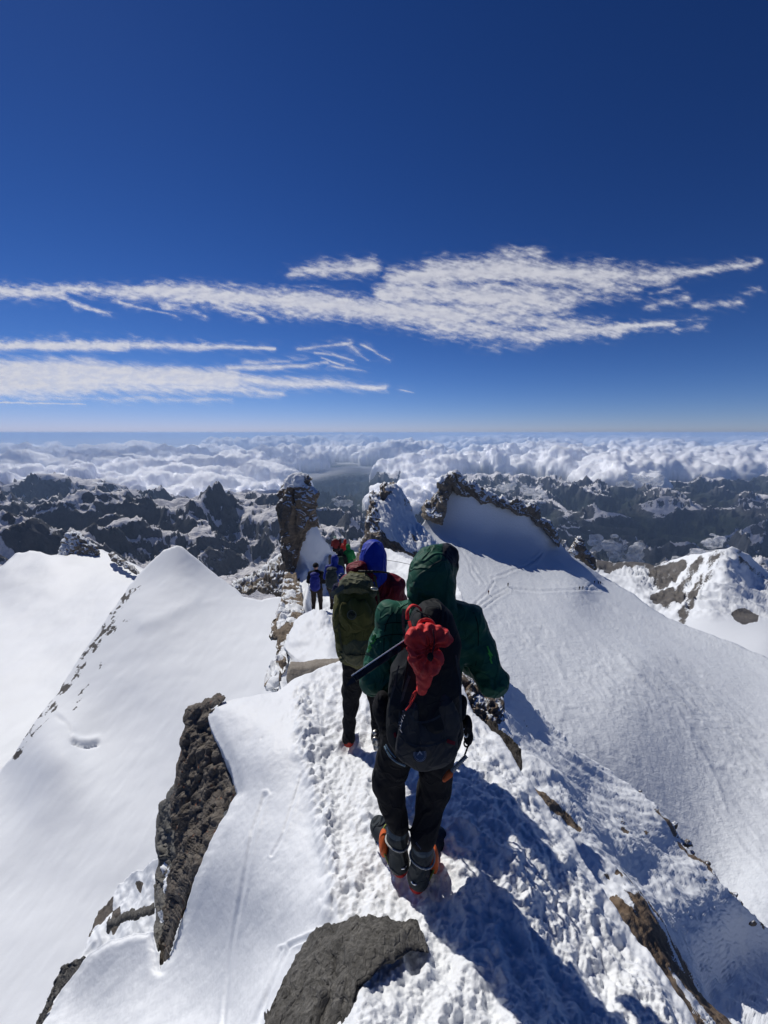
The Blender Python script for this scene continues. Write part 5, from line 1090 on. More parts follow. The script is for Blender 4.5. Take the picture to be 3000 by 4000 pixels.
from mathutils.bvhtree import BVHTree
class Surf:
    def __init__(s, objs, base):
        V, Fc, o = [], [], 0
        for ob in objs:
            me = ob.data; co_v = np.empty(len(me.vertices) * 3, np.float32); me.vertices.foreach_get('co', co_v); V.append(co_v.reshape(-1, 3)); Fc += [tuple(i + o for i in p.vertices) for p in me.polygons]; o += len(me.vertices)
        s.b = np.array(base); s.t = BVHTree.FromPolygons((np.concatenate(V) + s.b).tolist(), Fc)
    def __call__(s, px, py, lift=.002, d=1.35):
        w_ = Vector(W(px, py, 1.0)).normalized(); h = s.t.ray_cast(Vector((0, 0, 0)), w_)
        return np.array(h[0]) - np.array(w_) * lift if h[0] is not None else np.array(W(px, py, d))
def ribbon(name, P, w, mat, parent, base, th=.003, k=5, smooth_=True):
    P = curve(P, k) if smooth_ else [np.array(p) for p in P]; V, Fc = [], []
    for i, p in enumerate(P):
        t = P[min(i + 1, len(P) - 1)] - P[max(i - 1, 0)]; t /= np.linalg.norm(t) + 1e-9; v = p / np.linalg.norm(p); s = np.cross(t, v); s /= np.linalg.norm(s) + 1e-9
        for a, b in ((-1, -1), (1, -1), (1, 1), (-1, 1)): V.append(p + s * a * w / 2 + v * b * th / 2)
    for i in range(len(P) - 1):
        for j in range(4): a, b = i * 4 + j, i * 4 + (j + 1) % 4; Fc.append((a, b, b + 4, a + 4))
    Fc += [(3, 2, 1, 0), tuple(len(V) - 4 + j for j in range(4))]
    return mk(name, np.array(V) - np.array(base), Fc, mat, parent, smooth=False)

# ---------------------------------------------------------------- the hiker in green, nearest to us
B1 = (.15, 1.62, -2.29)
J1 = dict(pel=(.185, 1.655, -1.33), chest=(.215, 1.725, -1.0), neck=(.235, 1.745, -.83), head=(.243, 1.79, -.675), face=(0, 1, -.35), shL=(.055, 1.73, -.885), shR=(.395, 1.73, -.895), elL=(-.035, 1.67, -1.17), elR=(.525, 1.665, -1.17),
          haL=(.06, 1.92, -1.24), haR=(.40, 1.93, -1.20), hdL=(.8, .4, -.1), hdR=(-.8, .4, -.1), hipL=(.095, 1.67, -1.40), hipR=(.275, 1.67, -1.40), knL=(.022, 1.70, -1.80), knR=(.262, 1.68, -1.82), anL=(.072, 1.655, -2.08), anR=(.195, 1.575, -2.08),
          heL=(.080, 1.635, -2.285), toL=(-.035, 1.85, -2.30), heR=(.175, 1.555, -2.275), toR=(.315, 1.785, -2.30), hoodr=(.108, .13, .135))
def px_of(V):
    y = V[:, 1] * CP - V[:, 2] * SP; return 1500 + F * V[:, 0] / y, 2000 - F * (V[:, 1] * SP + V[:, 2] * CP) / y
def j1attr(V):
    # pale green printed flashes on the two sleeves, in sleeve coordinates
    def fl(c, ax_, items):
        q = V - np.array(c); u = q @ (np.array(ax_) / np.linalg.norm(ax_)); v = q[:, 1]; r = 0
        for (u0, v0, du, dv, a) in items:
            uu, vv = u - u0, v - v0; x_ = uu * math.cos(a) + vv * math.sin(a); y_ = -uu * math.sin(a) + vv * math.cos(a)
            r = np.maximum(r, (np.abs(x_) < du) & (np.abs(y_) < dv))
        return r * 1.0
    L = fl((0, 1.62, -1.03), (-.09, 0, -.285), [(-.035, -.005, .022, .007, .5), (-.012, .012, .02, .006, .5), (.004, -.012, .018, .006, .5), (.022, .006, .014, .005, .5)]) * (V[:, 0] < .05) * (V[:, 1] < 1.68)
    R = fl((.47, 1.62, -1.02), (.135, 0, -.255), [(-.03, .0, .024, .006, .35), (.005, .01, .022, .005, .35), (.02, -.012, .016, .004, .35)]) * (V[:, 0] > .4) * (V[:, 1] < 1.68)
    return {'mark': np.clip(L + R, 0, 0)}
J1M = cloth('green_hardshell', (.011, .095, .055), .5, .3, 50, 'mark', (.05, .36, .05))
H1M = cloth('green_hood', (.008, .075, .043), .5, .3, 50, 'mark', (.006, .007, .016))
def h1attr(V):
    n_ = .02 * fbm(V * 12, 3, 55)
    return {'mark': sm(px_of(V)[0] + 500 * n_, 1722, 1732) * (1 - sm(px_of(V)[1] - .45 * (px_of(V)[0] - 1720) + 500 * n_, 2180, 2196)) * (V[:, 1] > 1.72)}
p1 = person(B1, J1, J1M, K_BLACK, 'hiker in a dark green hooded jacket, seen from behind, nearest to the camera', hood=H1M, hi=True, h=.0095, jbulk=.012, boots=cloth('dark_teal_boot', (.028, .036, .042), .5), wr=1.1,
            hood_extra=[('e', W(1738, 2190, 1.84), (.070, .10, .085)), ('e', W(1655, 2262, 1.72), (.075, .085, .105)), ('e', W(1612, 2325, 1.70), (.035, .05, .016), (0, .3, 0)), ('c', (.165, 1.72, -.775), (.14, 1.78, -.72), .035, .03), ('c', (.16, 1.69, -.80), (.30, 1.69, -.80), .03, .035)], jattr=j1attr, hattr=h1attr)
for bt, he, to, an, d in J1['_boot']:
    s = np.cross(d, [0, 0, 1.]); s /= np.linalg.norm(s); bb = np.array(B1); gside = 1 if he[0] > .12 else -1
    skin('heel_rand', [('c', he + [0, 0, .03] - d * .012, he + [0, 0, .05] - d * .016, .044, .040)], cloth('red_heel', (.35, .02, .02), .5), bt, bb, .008, .01, cut=lambda p: np.maximum(he[2] + .006 - p[..., 2], (p - he) @ d - .012))
    skin('orange_panel', [('e', he + d * .10 + s * gside * .040 + [0, 0, .095], (.026, .058, .07))], K_ORANGE, bt, bb, .008, .01)
    skin('gaiter', [('c', an - [0, 0, .01], an + [0, 0, .05], .054, .057)], cloth('blue_grey_gaiter', (.05, .075, .10), .6), bt, bb, .008, .01)
    # crampon: frame, points, straps
    cp = []
    for u, w_ in ((.0, .034), (.05, .038), (.12, .03), (.18, .045), (.23, .045)):
        for sg in (-1, 1): q_ = he + d * u + s * sg * w_ + np.array([0, 0, .014]); cp.append(('c', q_, q_ - np.array([0, 0, .03]), .007, .002))
        cp.append(('c', he + d * u + s * w_ + np.array([0, 0, .014]), he + d * u - s * w_ + np.array([0, 0, .014]), .005, .005))
    for sg in (-1, 1): cp.append(('c', he + s * sg * .034 + [0, 0, .014], he + d * .23 + s * sg * .045 + [0, 0, .014], .005, .005)); q_ = he + d * .26 + s * sg * .018 + [0, 0, .014]; cp.append(('c', q_ - d * .04, q_ + d * .045 - [0, 0, .02], .007, .002))
    cr = skin('crampon', cp, K_STEEL, bt, bb, .0042, .004)
    tube('frame', [he + s * .042 * math.cos(a) * (1.0 if math.sin(a) > 0 else .85) + d * (.11 + .15 * math.sin(a)) + np.array([0, 0, .016]) for a in np.linspace(0, 2 * math.pi, 20, endpoint=False)], .005, K_SILVER, cr, bb, 6, closed=True)
    tube('strap', curve([he + s * .052 + d * .02 + [0, 0, .05], he + s * .062 + d * .08 + [0, 0, .12], he + d * .14 + [0, 0, .155], he - s * .062 + d * .08 + [0, 0, .12], he - s * .052 + d * .02 + [0, 0, .05]]), .005, cloth('yellow_green_strap', (.25, .3, .08), .6), cr, bb, 6)
    tube('heel_bail', curve([he + s * .055 + d * .03 + [0, 0, .03], he - d * .058 + [0, 0, .075], he - s * .055 + d * .03 + [0, 0, .03]]), .0045, K_SILVER, cr, bb, 6)
    tube('ankle_strap', [an + np.array([.063 * math.cos(a), .063 * math.sin(a), -.03 + .01 * math.sin(2 * a)]) for a in np.linspace(0, 2 * math.pi, 18, endpoint=False)], .005, cloth('pale_strap', (.45, .45, .42), .6), cr, bb, 6, closed=True)

# ---- charcoal backpack
bpk = empty('backpack', (.18, 1.42, -1.41)); tag(bpk, 'charcoal backpack with round grey badge, worn by the hiker in green', 'backpack'); Bp = np.array(bpk.location)
pk_z = [-.70, -.75, -.85, -1.0, -1.15, -1.28, -1.36, -1.405]
pk = superpack(pk_z, [.04, .090, .115, .150, .165, .160, .132, .065], [.05, .085, .10, .115, .125, .12, .10, .05], [.205, .205, .20, .18, .172, .172, .172, .172], [1.52, 1.51, 1.49, 1.465, 1.455, 1.46, 1.475, 1.49])
def pk_fold(p):
    u = (p[..., 2] + 1.16) ; v = p[..., 0] - .17
    return .006 * np.sin(28 * np.hypot(v, u - .12) + 3 * np.sin(12 * v)) * np.exp(-((u + .02) / .13) ** 2) + crumple(.012, 7., 44)(p)
body_ = skin('pack_body', [pk], K_DARK, bpk, Bp, .0095, .02, wr=pk_fold)
fpk_ = skin('front_pocket', [('e', (.172, 1.345, -1.255), (.128, .035, .115)), ('e', (.10, 1.35, -1.14), (.035, .03, .10), (0, .2, 0)), ('e', (.26, 1.355, -1.12), (.04, .03, .11), (0, -.2, 0))], cloth('charcoal_stretch_pocket', (.034, .036, .040), .6), bpk, Bp, .009, .03, wr=crumple(.013, 8., 61))
skin('hip_belt', [('c', (.02, 1.52, -1.24), (-.0, 1.62, -1.25), .03, .028)], K_DARK, bpk, Bp, .01, .01); skin('hip_belt', [('c', (.34, 1.52, -1.24), (.37, 1.62, -1.25), .03, .028)], K_DARK, bpk, Bp, .01, .01)
S1 = Surf([body_, fpk_], Bp); WG = cloth('grey_webbing', (.05, .055, .06), .7)
for a in ([(1578, 2378), (1574, 2420), (1580, 2480), (1592, 2540)],): strip('strap', a, [1.44] * 4, .012, WG, bpk, Bp)
for a, w_ in (([(1600, 2640), (1574, 2720), (1562, 2800), (1574, 2870)], .011), ([(1560, 2600), (1546, 2660), (1530, 2720), (1520, 2800)], .010), ([(1585, 2760), (1600, 2790), (1618, 2815), (1650, 2822), (1690, 2812), (1720, 2795)], .008), ([(1622, 2745), (1616, 2780), (1612, 2806)], .009),
              ([(1590, 2800), (1592, 2830), (1596, 2865)], .004), ([(1780, 2560), (1795, 2650), (1800, 2760), (1796, 2860)], .010), ([(1560, 2880), (1600, 2905), (1650, 2915), (1710, 2905), (1750, 2880)], .005)):
    ribbon('strap', [S1(x, y) for x, y in a], w_, WG, bpk, Bp)
WL = cloth('white_print', (.42, .43, .47), .5)
for i_, a in enumerate(([(1571, 2795), (1576, 2807), (1566, 2804), (1572, 2818)], [(1557, 2821), (1570, 2820), (1564, 2848), (1556, 2830)], [(1558, 2822), (1565, 2836)], [(1562, 2849), (1570, 2862)], [(1574, 2775), (1575, 2780)], [(1578, 2793), (1582, 2796)])):
    ribbon('letter', [S1(x, y, .003) for x, y in a], .0032, WL, bpk, Bp, .001, smooth_=False)
tube('shoulder_strap', curve([W(1592, 2420, 1.44), W(1593, 2385, 1.46), W(1612, 2364, 1.48), W(1638, 2374, 1.49), W(1652, 2400, 1.48), W(1660, 2425, 1.46)]), .0075, K_RED, bpk, Bp, 8, flat=.6)
strip('shoulder_strap', [(1598, 2425), (1604, 2450), (1612, 2478)], [1.40, 1.38, 1.365], .012, K_RED, bpk, Bp, .006)
tube('cord', curve([W(1628, 2385, 1.47), W(1670, 2405, 1.42), W(1700, 2440, 1.385), W(1712, 2470, 1.37)]), .003, K_BLACK, bpk, Bp, 6)
tube('grab_handle', curve([W(1632, 2455, 1.37), W(1640, 2430, 1.36), W(1665, 2420, 1.355), W(1690, 2432, 1.36), W(1698, 2458, 1.37)]), .007, K_RED, bpk, Bp, 8)
skin('buckle', [('e', W(1650, 2446, 1.365), (.022, .012, .012))], cloth('glossy_black_plastic', (.01, .01, .01), .15), bpk, Bp, .005, .01)
tube('zip_pull', curve([W(1600, 2745, 1.32), W(1612, 2715, 1.315), W(1624, 2700, 1.315), W(1620, 2722, 1.315), W(1603, 2752, 1.32), W(1585, 2775, 1.32)]), .0032, K_RED, bpk, Bp, 6)
ribbon('side_tab', [S1(1746, 2893, .006), S1(1762, 2900, .01), S1(1778, 2904, .006)], .013, cloth('dark_red_tab', (.25, .015, .02), .6), bpk, Bp, .006)
ribbon('side_tab', [S1(1541, 2862, .005), S1(1546, 2880, .005)], .010, cloth('dark_red_tab', (.25, .015, .02), .6), bpk, Bp, .006)
tube('drinking_tube', curve([W(1502, 2915, 1.43), W(1520, 2950, 1.40), W(1548, 2976, 1.39), W(1582, 2992, 1.40)]), .0042, cloth('pale_blue_tube', (.16, .24, .30), .3), bpk, Bp, 8)
tube('drinking_tube', curve([W(1508, 2908, 1.42), W(1526, 2938, 1.39), W(1546, 2958, 1.38)]), .003, cloth('pale_blue_tube', (.16, .24, .30), .3), bpk, Bp, 8)
def disc(name, px, py, d, r0, r1, mat, parent, base, n=36, nrm=None, lift=0.):
    c = W(px, py, d); v = np.array(nrm if nrm is not None else c / np.linalg.norm(c), float); v /= np.linalg.norm(v); u = np.cross(v, [0, 0, 1.]); u /= np.linalg.norm(u); w_ = np.cross(u, v); V, Fc = [], []
    c = c - v * lift
    for i in range(n):
        a = 2 * math.pi * i / n
        for r in (r0, r1): V.append(c + (u * math.cos(a) + w_ * math.sin(a)) * r)
    for i in range(n): a, b = 2 * i, 2 * ((i + 1) % n); Fc.append((a, a + 1, b + 1, b))
    return mk(name, np.array(V) - np.array(base), Fc, mat, parent, smooth=False)
PRINT = cloth('grey_print', (.34, .37, .43), .6, .05, crease=0)
def text(name, s, px, py, d, size, mat, parent, base, rot=0.):
    cu = bpy.data.curves.new(name, 'FONT'); cu.body = s; cu.size = size; cu.align_x = 'CENTER'; cu.align_y = 'CENTER'; cu.extrude = .0004; cu.materials.append(mat)
    o = bpy.data.objects.new(name, cu); COL.objects.link(o); c = W(px, py, d); v = c / np.linalg.norm(c)
    R = Vector(-v).to_track_quat('Z', 'Y').to_matrix().to_4x4() @ Matrix.Rotation(rot, 4, 'Z')
    o.matrix_world = Matrix.Translation(Vector(c - np.array(base))) @ R; o.parent = parent; TEXTS.append(o)
    return o
TEXTS = []
c_ = S1(1640, 2946, .009); pn = float(c_[1])
for k_, (gl_, x_) in enumerate(zip('MLSO', (1632, 1638, 1644, 1650))): text('letter', gl_, x_, 2967 + k_, pn - .003, .0075, WL, bpk, Bp)
bd = disc('badge', 1640, 2946, pn, .024, .0255, PRINT, bpk, Bp)
disc('inner_ring', 1640, 2946, pn, .0, .0185, cloth('badge_centre', (.13, .15, .19), .6, .05, crease=0), bd, Bp); disc('outer_ring', 1640, 2946, pn, .0195, .0215, PRINT, bd, Bp, lift=.001)
tri = [W(a, b, pn - .002) - Bp for a, b in ((1626, 2952), (1640, 2932), (1654, 2952), (1648, 2952), (1640, 2940), (1632, 2952))]
mk('emblem', tri, [(0, 1, 4, 5), (1, 2, 3, 4)], PRINT, bd, smooth=False)

# ---- red stuff sack lashed to the pack
ss = empty('stuff_sack', (.16, 1.31, -.95)); tag(ss, 'crumpled red drawstring stuff sack strapped on top of the charcoal backpack', 'bag'); Bs = np.array(ss.location)
cin = np.array([.166, 1.27, -.785])
def ss_fold(p):
    a = np.arctan2(p[..., 2] - cin[2], p[..., 0] - cin[0]); r = np.hypot(p[..., 2] - cin[2], p[..., 0] - cin[0])
    return .0115 * np.sin(a * 11 + 2.2 * fbm(p * 14, 2, 5) * 3) * np.exp(-r / .09) - .014 * np.exp(-(r / .02) ** 2) * -1.0 + crumple(.007, 15., 71)(p)
skin('sack_body', [('e', (.163, 1.318, -.740), (.074, .036, .044)), ('e', (.105, 1.315, -.752), (.026, .028, .040)), ('e', (.222, 1.31, -.745), (.03, .026, .03), (0, -.5, 0)), ('e', (.118, 1.305, -.815), (.03, .03, .045)), ('e', (.160, 1.305, -.835), (.060, .034, .062)), ('c', (.158, 1.305, -.87), (.144, 1.315, -.965), .042, .020), ('e', (.143, 1.318, -.966), (.022, .014, .022))], K_RED, ss, Bs, .0042, .012, wr=ss_fold)
tube('drawcord', curve([(.178, 1.29, -.70), (.182, 1.272, -.74), (.176, 1.262, -.775), (.166, 1.262, -.79), (.158, 1.265, -.80), (.170, 1.262, -.81), (.178, 1.266, -.80)]), .0026, cloth('maroon_cord', (.06, .02, .025), .7), ss, Bs, 6)
skin('cord_lock', [('e', (.168, 1.262, -.792), (.012, .009, .016))], K_BLACK, ss, Bs, .004, .01)

# ---- ice axe shaft sticking out to the left
ia = empty('ice_axe', tuple(W(1590, 2515, 1.36))); tag(ia, 'ice axe with black shaft and bright upper edge sticking out left of the charcoal pack', 'ice axe'); Bi = np.array(ia.location)
a0, a1 = W(1600, 2505, 1.36), W(1385, 2650, 1.30); dax = (a1 - a0) / np.linalg.norm(a1 - a0); upv = np.cross(dax, a0 / np.linalg.norm(a0)); upv *= np.sign(upv[2])
def bar(name, p, q, hw, ht, mat, parent, off=0., cutend=0.):
    v = p / np.linalg.norm(p); V = []
    for c, ce in ((p, 0), (q, cutend)):
        for a, b in ((-1, -1), (-1, 1), (1, 1), (1, -1)): V.append(c + upv * (off + a * hw) + v * b * ht - dax * (ce if a < 0 else -ce) * .5)
    o = mk(name, np.array(V) - Bi, [(0, 1, 2, 3), (7, 6, 5, 4), (0, 4, 5, 1), (1, 5, 6, 2), (2, 6, 7, 3), (3, 7, 4, 0)], mat, parent, smooth=False)
    md = o.modifiers.new('bevel', 'BEVEL'); md.width = min(hw, ht) * .5; md.segments = 2; return o
bar('shaft', a0, a1, .0125, .008, cloth('black_anodised', (.012, .012, .014), .3, .05), ia)
bar('shaft_edge', a0, a1 + dax * .004, .0022, .0090, cloth('polished_edge', (.85, .86, .88), .3, .02, crease=0), ia, off=.0140)
V = [a1 + upv * .0125, a1 - upv * .0125, a1 + dax * .045 - upv * .006, a1 + upv * .010 + np.array([0, .008, 0]), a1 - upv * .010 + np.array([0, .008, 0])]
mk('spike', np.array(V) - Bi, [(0, 1, 2), (3, 2, 4), (0, 2, 3), (1, 4, 2), (0, 3, 4, 1)], cloth('black_steel', (.03, .03, .032), .3), ia, smooth=False)
# second, thinner strut alongside it
tube('leash', curve([a0 + np.array([0, 0, -.03]), W(1590, 2600, 1.345), W(1572, 2700, 1.35)]), .004, K_BLACK, ia, Bi, 6)

# ---- ice screw hanging on the right of the harness, carabiners, pouch and glove on the left
isc = empty('ice_screw', tuple(W(1820, 2960, 1.50))); tag(isc, 'perforated steel ice screw with an orange end cap hanging by the right thigh', 'ice screw'); Bx = np.array(isc.location)
s0, s1 = W(1822, 2952, 1.50), W(1757, 3022, 1.47); tube('screw_tube', [s0, s1], .0085, cloth('dull_steel_tube', (.42, .42, .42), .4, .02, crease=0), isc, Bx, 12)
P = []; ds = (s1 - s0); Ls = np.linalg.norm(ds); ds /= Ls; u = np.cross(ds, [0, 1, 0]); u /= np.linalg.norm(u); v = np.cross(ds, u)
for i in range(130): a = i * .62; P.append(s0 + ds * Ls * i / 130 + (u * math.cos(a) + v * math.sin(a)) * .0098)
tube('thread', P, .0013, K_STEEL, isc, Bx, 5)
skin('end_cap', [('c', s1, s1 + ds * .035, .016, .011)], K_ORANGE, isc, Bx, .005, .005)
for (cx_, cy_, r_c, h_c, t_c, mt, lab) in ((1818, 2862, .010, .020, .2, K_SILVER, 'silver carabiner hanging from the harness right of the charcoal pack'), (1823, 2904, .012, .014, 0, K_BLACK, 'round black ring under the silver carabiner right of the pack')):
    tag(carabiner('carabiner', W(cx_, cy_, 1.50), r_c, h_c, mt, tilt=t_c), lab, 'carabiner', 'carabiners on the harness')
o_ = skin('gear_pouch', [('e', (.378, 1.52, -1.30), (.024, .03, .05)), ('e', (.385, 1.52, -1.36), (.022, .028, .04))], K_BLACK, None, (0, 0, 0), .008, .01, wr=folds(.006, (20, 20, 20), 5)); tag(o_, 'small black bundle of gear clipped at the right hip of the green hiker', 'pouch')
o_ = skin('side_pouch', [('e', (-.005, 1.50, -1.20), (.045, .05, .085)), ('e', (.005, 1.51, -1.27), (.035, .05, .06))], K_BLACK, None, (0, 0, 0), .008, .02, wr=folds(.008, (12, 12, 12), 6)); tag(o_, 'black padded pouch hanging at the left hip beside the charcoal pack', 'pouch')
o_ = skin('metal_belay_device', [('e', W(1464, 2862, 1.5), (.012, .012, .014)), ('e', W(1466, 2896, 1.5), (.016, .012, .024)), ('e', W(1470, 2918, 1.5), (.014, .012, .02))], metal('worn_aluminium', (.5, .48, .45), .4), None, (0, 0, 0), .004, .006, wr=folds(.005, (40, 40, 40), 8)); tag(o_, 'scuffed grey metal device dangling at the left hip of the green hiker', 'climbing gear')
tr_ = [c_ for c_ in p1.children if c_.name.startswith(('trousers', 'boot'))]; S3 = Surf(tr_, B1)
for s_, px_, py_, ro in (('SCARPA', 1519, 3256, -.1), ('SCARPA', 1634, 3304, -.9)):
    for k_, ch in enumerate(s_):
        x_ = px_ + (k_ - 2.5) * 5.6 * math.cos(ro); y_ = py_ - (k_ - 2.5) * 5.6 * math.sin(ro); q_ = S3(x_, y_, .004, 1.55); text('letter', ch, x_, y_, float(q_[1]), .0095, WL, [c_ for c_ in tr_ if c_.name.startswith('trousers')][0], B1, ro)
pts_ = [(.24 + .12 * math.cos(q) * (1 + .15 * math.sin(3 * q)), 1.99 + .02 * math.sin(2 * q), -1.62 + .17 * math.sin(q)) for q in np.linspace(1.6, 7.9, 14)] + [(.36 + .10 * math.cos(q), 1.98 + .03 * math.sin(q), -1.76 + .13 * math.sin(q)) for q in np.linspace(1.6, 7.2, 12)] + [(.42, 1.96, -1.80), (.47, 1.95, -1.70), (.45, 1.95, -1.60), (.38, 1.95, -1.52)]
o_ = tube('rope_coil', curve([(.16, 1.90, -1.30), (.18, 1.96, -1.40)] + pts_, 4), .0065, K_BLACK); tag(o_, 'dark rope loops hanging before the green hiker, throwing looped shadows on the snow', 'rope')
o_ = tube('cord', curve([(.05, 1.95, -1.25), (.07, 2.02, -1.62), (.10, 2.03, -2.0)], 5), .005, K_BLACK); tag(o_, 'straight dark cord hanging before the left thigh of the green hiker', 'cord')
S4 = Surf([c_ for c_ in p1.children if c_.name.startswith('jacket')], B1); jk_ = [c_ for c_ in p1.children if c_.name.startswith('jacket')][0]
GM = cloth('pale_green_print', (.07, .42, .07), .5, .1, crease=0); SEAM = cloth('dark_seam', (.002, .012, .008), .8, .1, crease=0)
for a_ in ([(1466, 2478), (1452, 2500)], [(1470, 2492), (1455, 2515)], [(1460, 2508), (1444, 2522), (1440, 2534)], [(1450, 2526), (1438, 2548)], [(1904, 2524), (1912, 2546), (1924, 2562)], [(1908, 2550), (1920, 2572)], [(1914, 2572), (1922, 2592)]):
    ribbon('sleeve_print', [S4(x, y, .004, 1.6) for x, y in a_], .0075, GM, jk_, B1)
for a_ in ([(1478, 2452), (1510, 2436), (1550, 2432), (1590, 2436)], [(1462, 2500), (1500, 2484), (1545, 2478), (1585, 2482)], [(1500, 2560), (1520, 2620), (1530, 2690), (1528, 2740)], [(1560, 2372), (1530, 2400), (1508, 2440), (1500, 2500), (1500, 2560)], [(1850, 2392), (1866, 2440), (1868, 2520), (1858, 2600)]):
    ribbon('seam', [S4(x, y, .0015, 1.6) for x, y in a_], .0035, SEAM, jk_, B1)
# a sling coil in front of the hiker whose loops fall as shadow on the snow at the right
o_ = tube('sling', curve([W(1830, 2850, 1.52), W(1836, 2885, 1.53), W(1826, 2920, 1.52), W(1815, 2950, 1.51)], 8), .004, K_BLACK); tag(o_, 'thin black sling dropping from the right hip to the ice screw', 'sling')

# ---------------------------------------------------------------- the hiker with the olive pack
B2 = (-.19, 2.85, -2.6)
J2 = dict(pel=(-.13, 2.86, -1.68), chest=(-.10, 2.86, -1.34), neck=(-.095, 2.87, -1.12), head=(-.083, 2.89, -.945), face=(0, 1, -.3), shL=(-.27, 2.87, -1.20), shR=(.065, 2.87, -1.20), elL=(-.33, 2.88, -1.47), elR=(.12, 2.88, -1.47), haL=(-.2, 3.08, -1.52), haR=(.0, 3.08, -1.52), hdL=(.7, .5, 0), hdR=(-.7, .5, 0),
          hipL=(-.225, 2.86, -1.74), hipR=(-.045, 2.86, -1.74), knL=(-.272, 2.89, -2.14), knR=(-.066, 2.89, -2.14), anL=(-.295, 2.86, -2.42), anR=(-.055, 2.86, -2.42), heL=(-.30, 2.82, -2.59), toL=(-.33, 3.07, -2.61), heR=(-.055, 2.83, -2.59), toR=(-.03, 3.08, -2.62), hoodr=(.098, .12, .135))
p2 = person(B2, J2, cloth('dark_red_jacket', (.16, .008, .016), .5, .3), K_BLACK, 'hiker with a blue hood and dark red jacket carrying an olive pack, second in line', hood=cloth('royal_blue_hood', (.012, .035, .36), .45, .2), h=.0125, hi=True, jbulk=.02)
for bt, he, to, an, d in J2['_boot']: skin('heel_rand', [('c', he + [0, 0, .03] - d * .012, he + [0, 0, .05] - d * .016, .046, .042)], cloth('red_heel', (.35, .03, .02), .5), bt, np.array(B2), .01, .01)
skin('folded_hood', [('e', (-.205, 2.76, -1.00), (.085, .07, .055), (0, -.2, 0)), ('e', (-.15, 2.77, -1.05), (.11, .08, .05), (0, .35, 0))], cloth('dark_red_hood', (.17, .008, .016), .5, .3), p2, np.array(B2), .009, .03, wr=folds(.018, (9, 9, 9), 31))
ok = empty('backpack', (-.2, 2.58, -1.72)); tag(ok, 'olive green hiking backpack with lid and round badge, worn by the second hiker', 'backpack'); Bo = np.array(ok.location)
OL = cloth('olive_cordura', (.085, .085, .022), .6, .3); OL2 = cloth('olive_grey_pocket', (.12, .12, .065), .6, .3)
skin('pack_body', [superpack([-1.0, -1.06, -1.2, -1.4, -1.55, -1.66, -1.72], [.06, .11, .155, .178, .165, .14, .07], [.06, .10, .13, .14, .13, .11, .06], [-.20, -.20, -.205, -.20, -.195, -.19, -.19], [2.66, 2.65, 2.63, 2.62, 2.62, 2.63, 2.65])], OL, ok, Bo, .011, .02, wr=crumple(.018, 6.5, 33))
skin('lid', [('e', (-.20, 2.60, -1.06), (.12, .13, .075), (-.25, 0, 0)), ('c', (-.30, 2.6, -1.12), (-.09, 2.6, -1.13), .045, .04)], cloth('grey_olive_lid', (.10, .105, .06), .6, .3), ok, Bo, .010, .03, wr=folds(.02, (12, 12, 14), 35))
skin('front_panel', [('e', (-.20, 2.505, -1.26), (.125, .05, .13))], OL, ok, Bo, .010, .02, wr=lambda p: .010 * np.sin(p[..., 0] * 75 + 2 * np.sin(p[..., 2] * 10)) * sm(p[..., 2], -1.36, -1.2) + folds(.01, (8, 8, 8), 36)(p))
skin('bottom_pocket', [('e', (-.185, 2.505, -1.53), (.125, .05, .115))], OL2, ok, Bo, .010, .03, wr=folds(.016, (8, 8, 12), 37))
bd2 = disc('badge', 1374, 2402, 2.445, .0, .034, cloth('badge_olive', (.07, .07, .04), .5), ok, Bo)
disc('ring', 1374, 2402, 2.443, .028, .031, cloth('badge_ring', (.22, .22, .17), .5), bd2, Bo, lift=.002)
strip('emblem', [(1362, 2402), (1370, 2395), (1378, 2403), (1387, 2398)], [2.44] * 4, .008, cloth('badge_dark', (.02, .02, .015), .5), bd2, Bo)
WEB = cloth('olive_webbing', (.06, .065, .035), .7)
strip('strap', [(1345, 2290), (1320, 2305), (1292, 2325)], [2.5, 2.48, 2.5], .035, cloth('pale_webbing', (.12, .13, .11), .7), ok, Bo)
strip('strap', [(1345, 2298), (1400, 2288), (1460, 2312)], [2.47, 2.44, 2.47], .022, WEB, ok, Bo)
strip('strap', [(1462, 2250), (1478, 2330), (1482, 2420), (1470, 2520)], [2.5, 2.48, 2.48, 2.5], .016, WEB, ok, Bo)
strip('strap', [(1322, 2440), (1330, 2500), (1342, 2560)], [2.49, 2.48, 2.5], .016, WEB, ok, Bo)
tube('compression_cord', curve([W(1320, 2545, 2.5), W(1380, 2560, 2.45), W(1430, 2555, 2.45), W(1485, 2535, 2.5)]), .006, WEB, ok, Bo, 6)
tube('compression_cord', curve([W(1330, 2580, 2.52), W(1390, 2590, 2.48), W(1450, 2585, 2.48), W(1490, 2560, 2.52)]), .006, WEB, ok, Bo, 6)
skin('clip', [('e', W(1462, 2300, 2.46), (.03, .014, .012), (0, .2, 0))], metal('pale_clip', (.5, .5, .45), .4), ok, Bo, .006, .01)
skin('buckle', [('e', W(1338, 2575, 2.5), (.028, .02, .022))], OL2, ok, Bo, .006, .01, wr=folds(.008, (30, 30, 30), 3))
o_ = tube('trekking_pole', [W(1400, 2232, 2.62), W(1450, 2233, 2.62), W(1490, 2234, 2.62), W(1521, 2238, 2.64)], [.010, .010, .008, .005], cloth('matt_black_pole', (.015, .015, .015), .5)); tag(o_, 'dark pole end laid across the top of the olive pack', 'trekking pole')
o_ = tube('rope', curve([W(1505, 2187, 12), W(1560, 2196, 13), W(1625, 2210, 14)]), .008, K_BLACK); tag(o_, 'thin dark rope running across the snow beside the blue hood', 'rope')

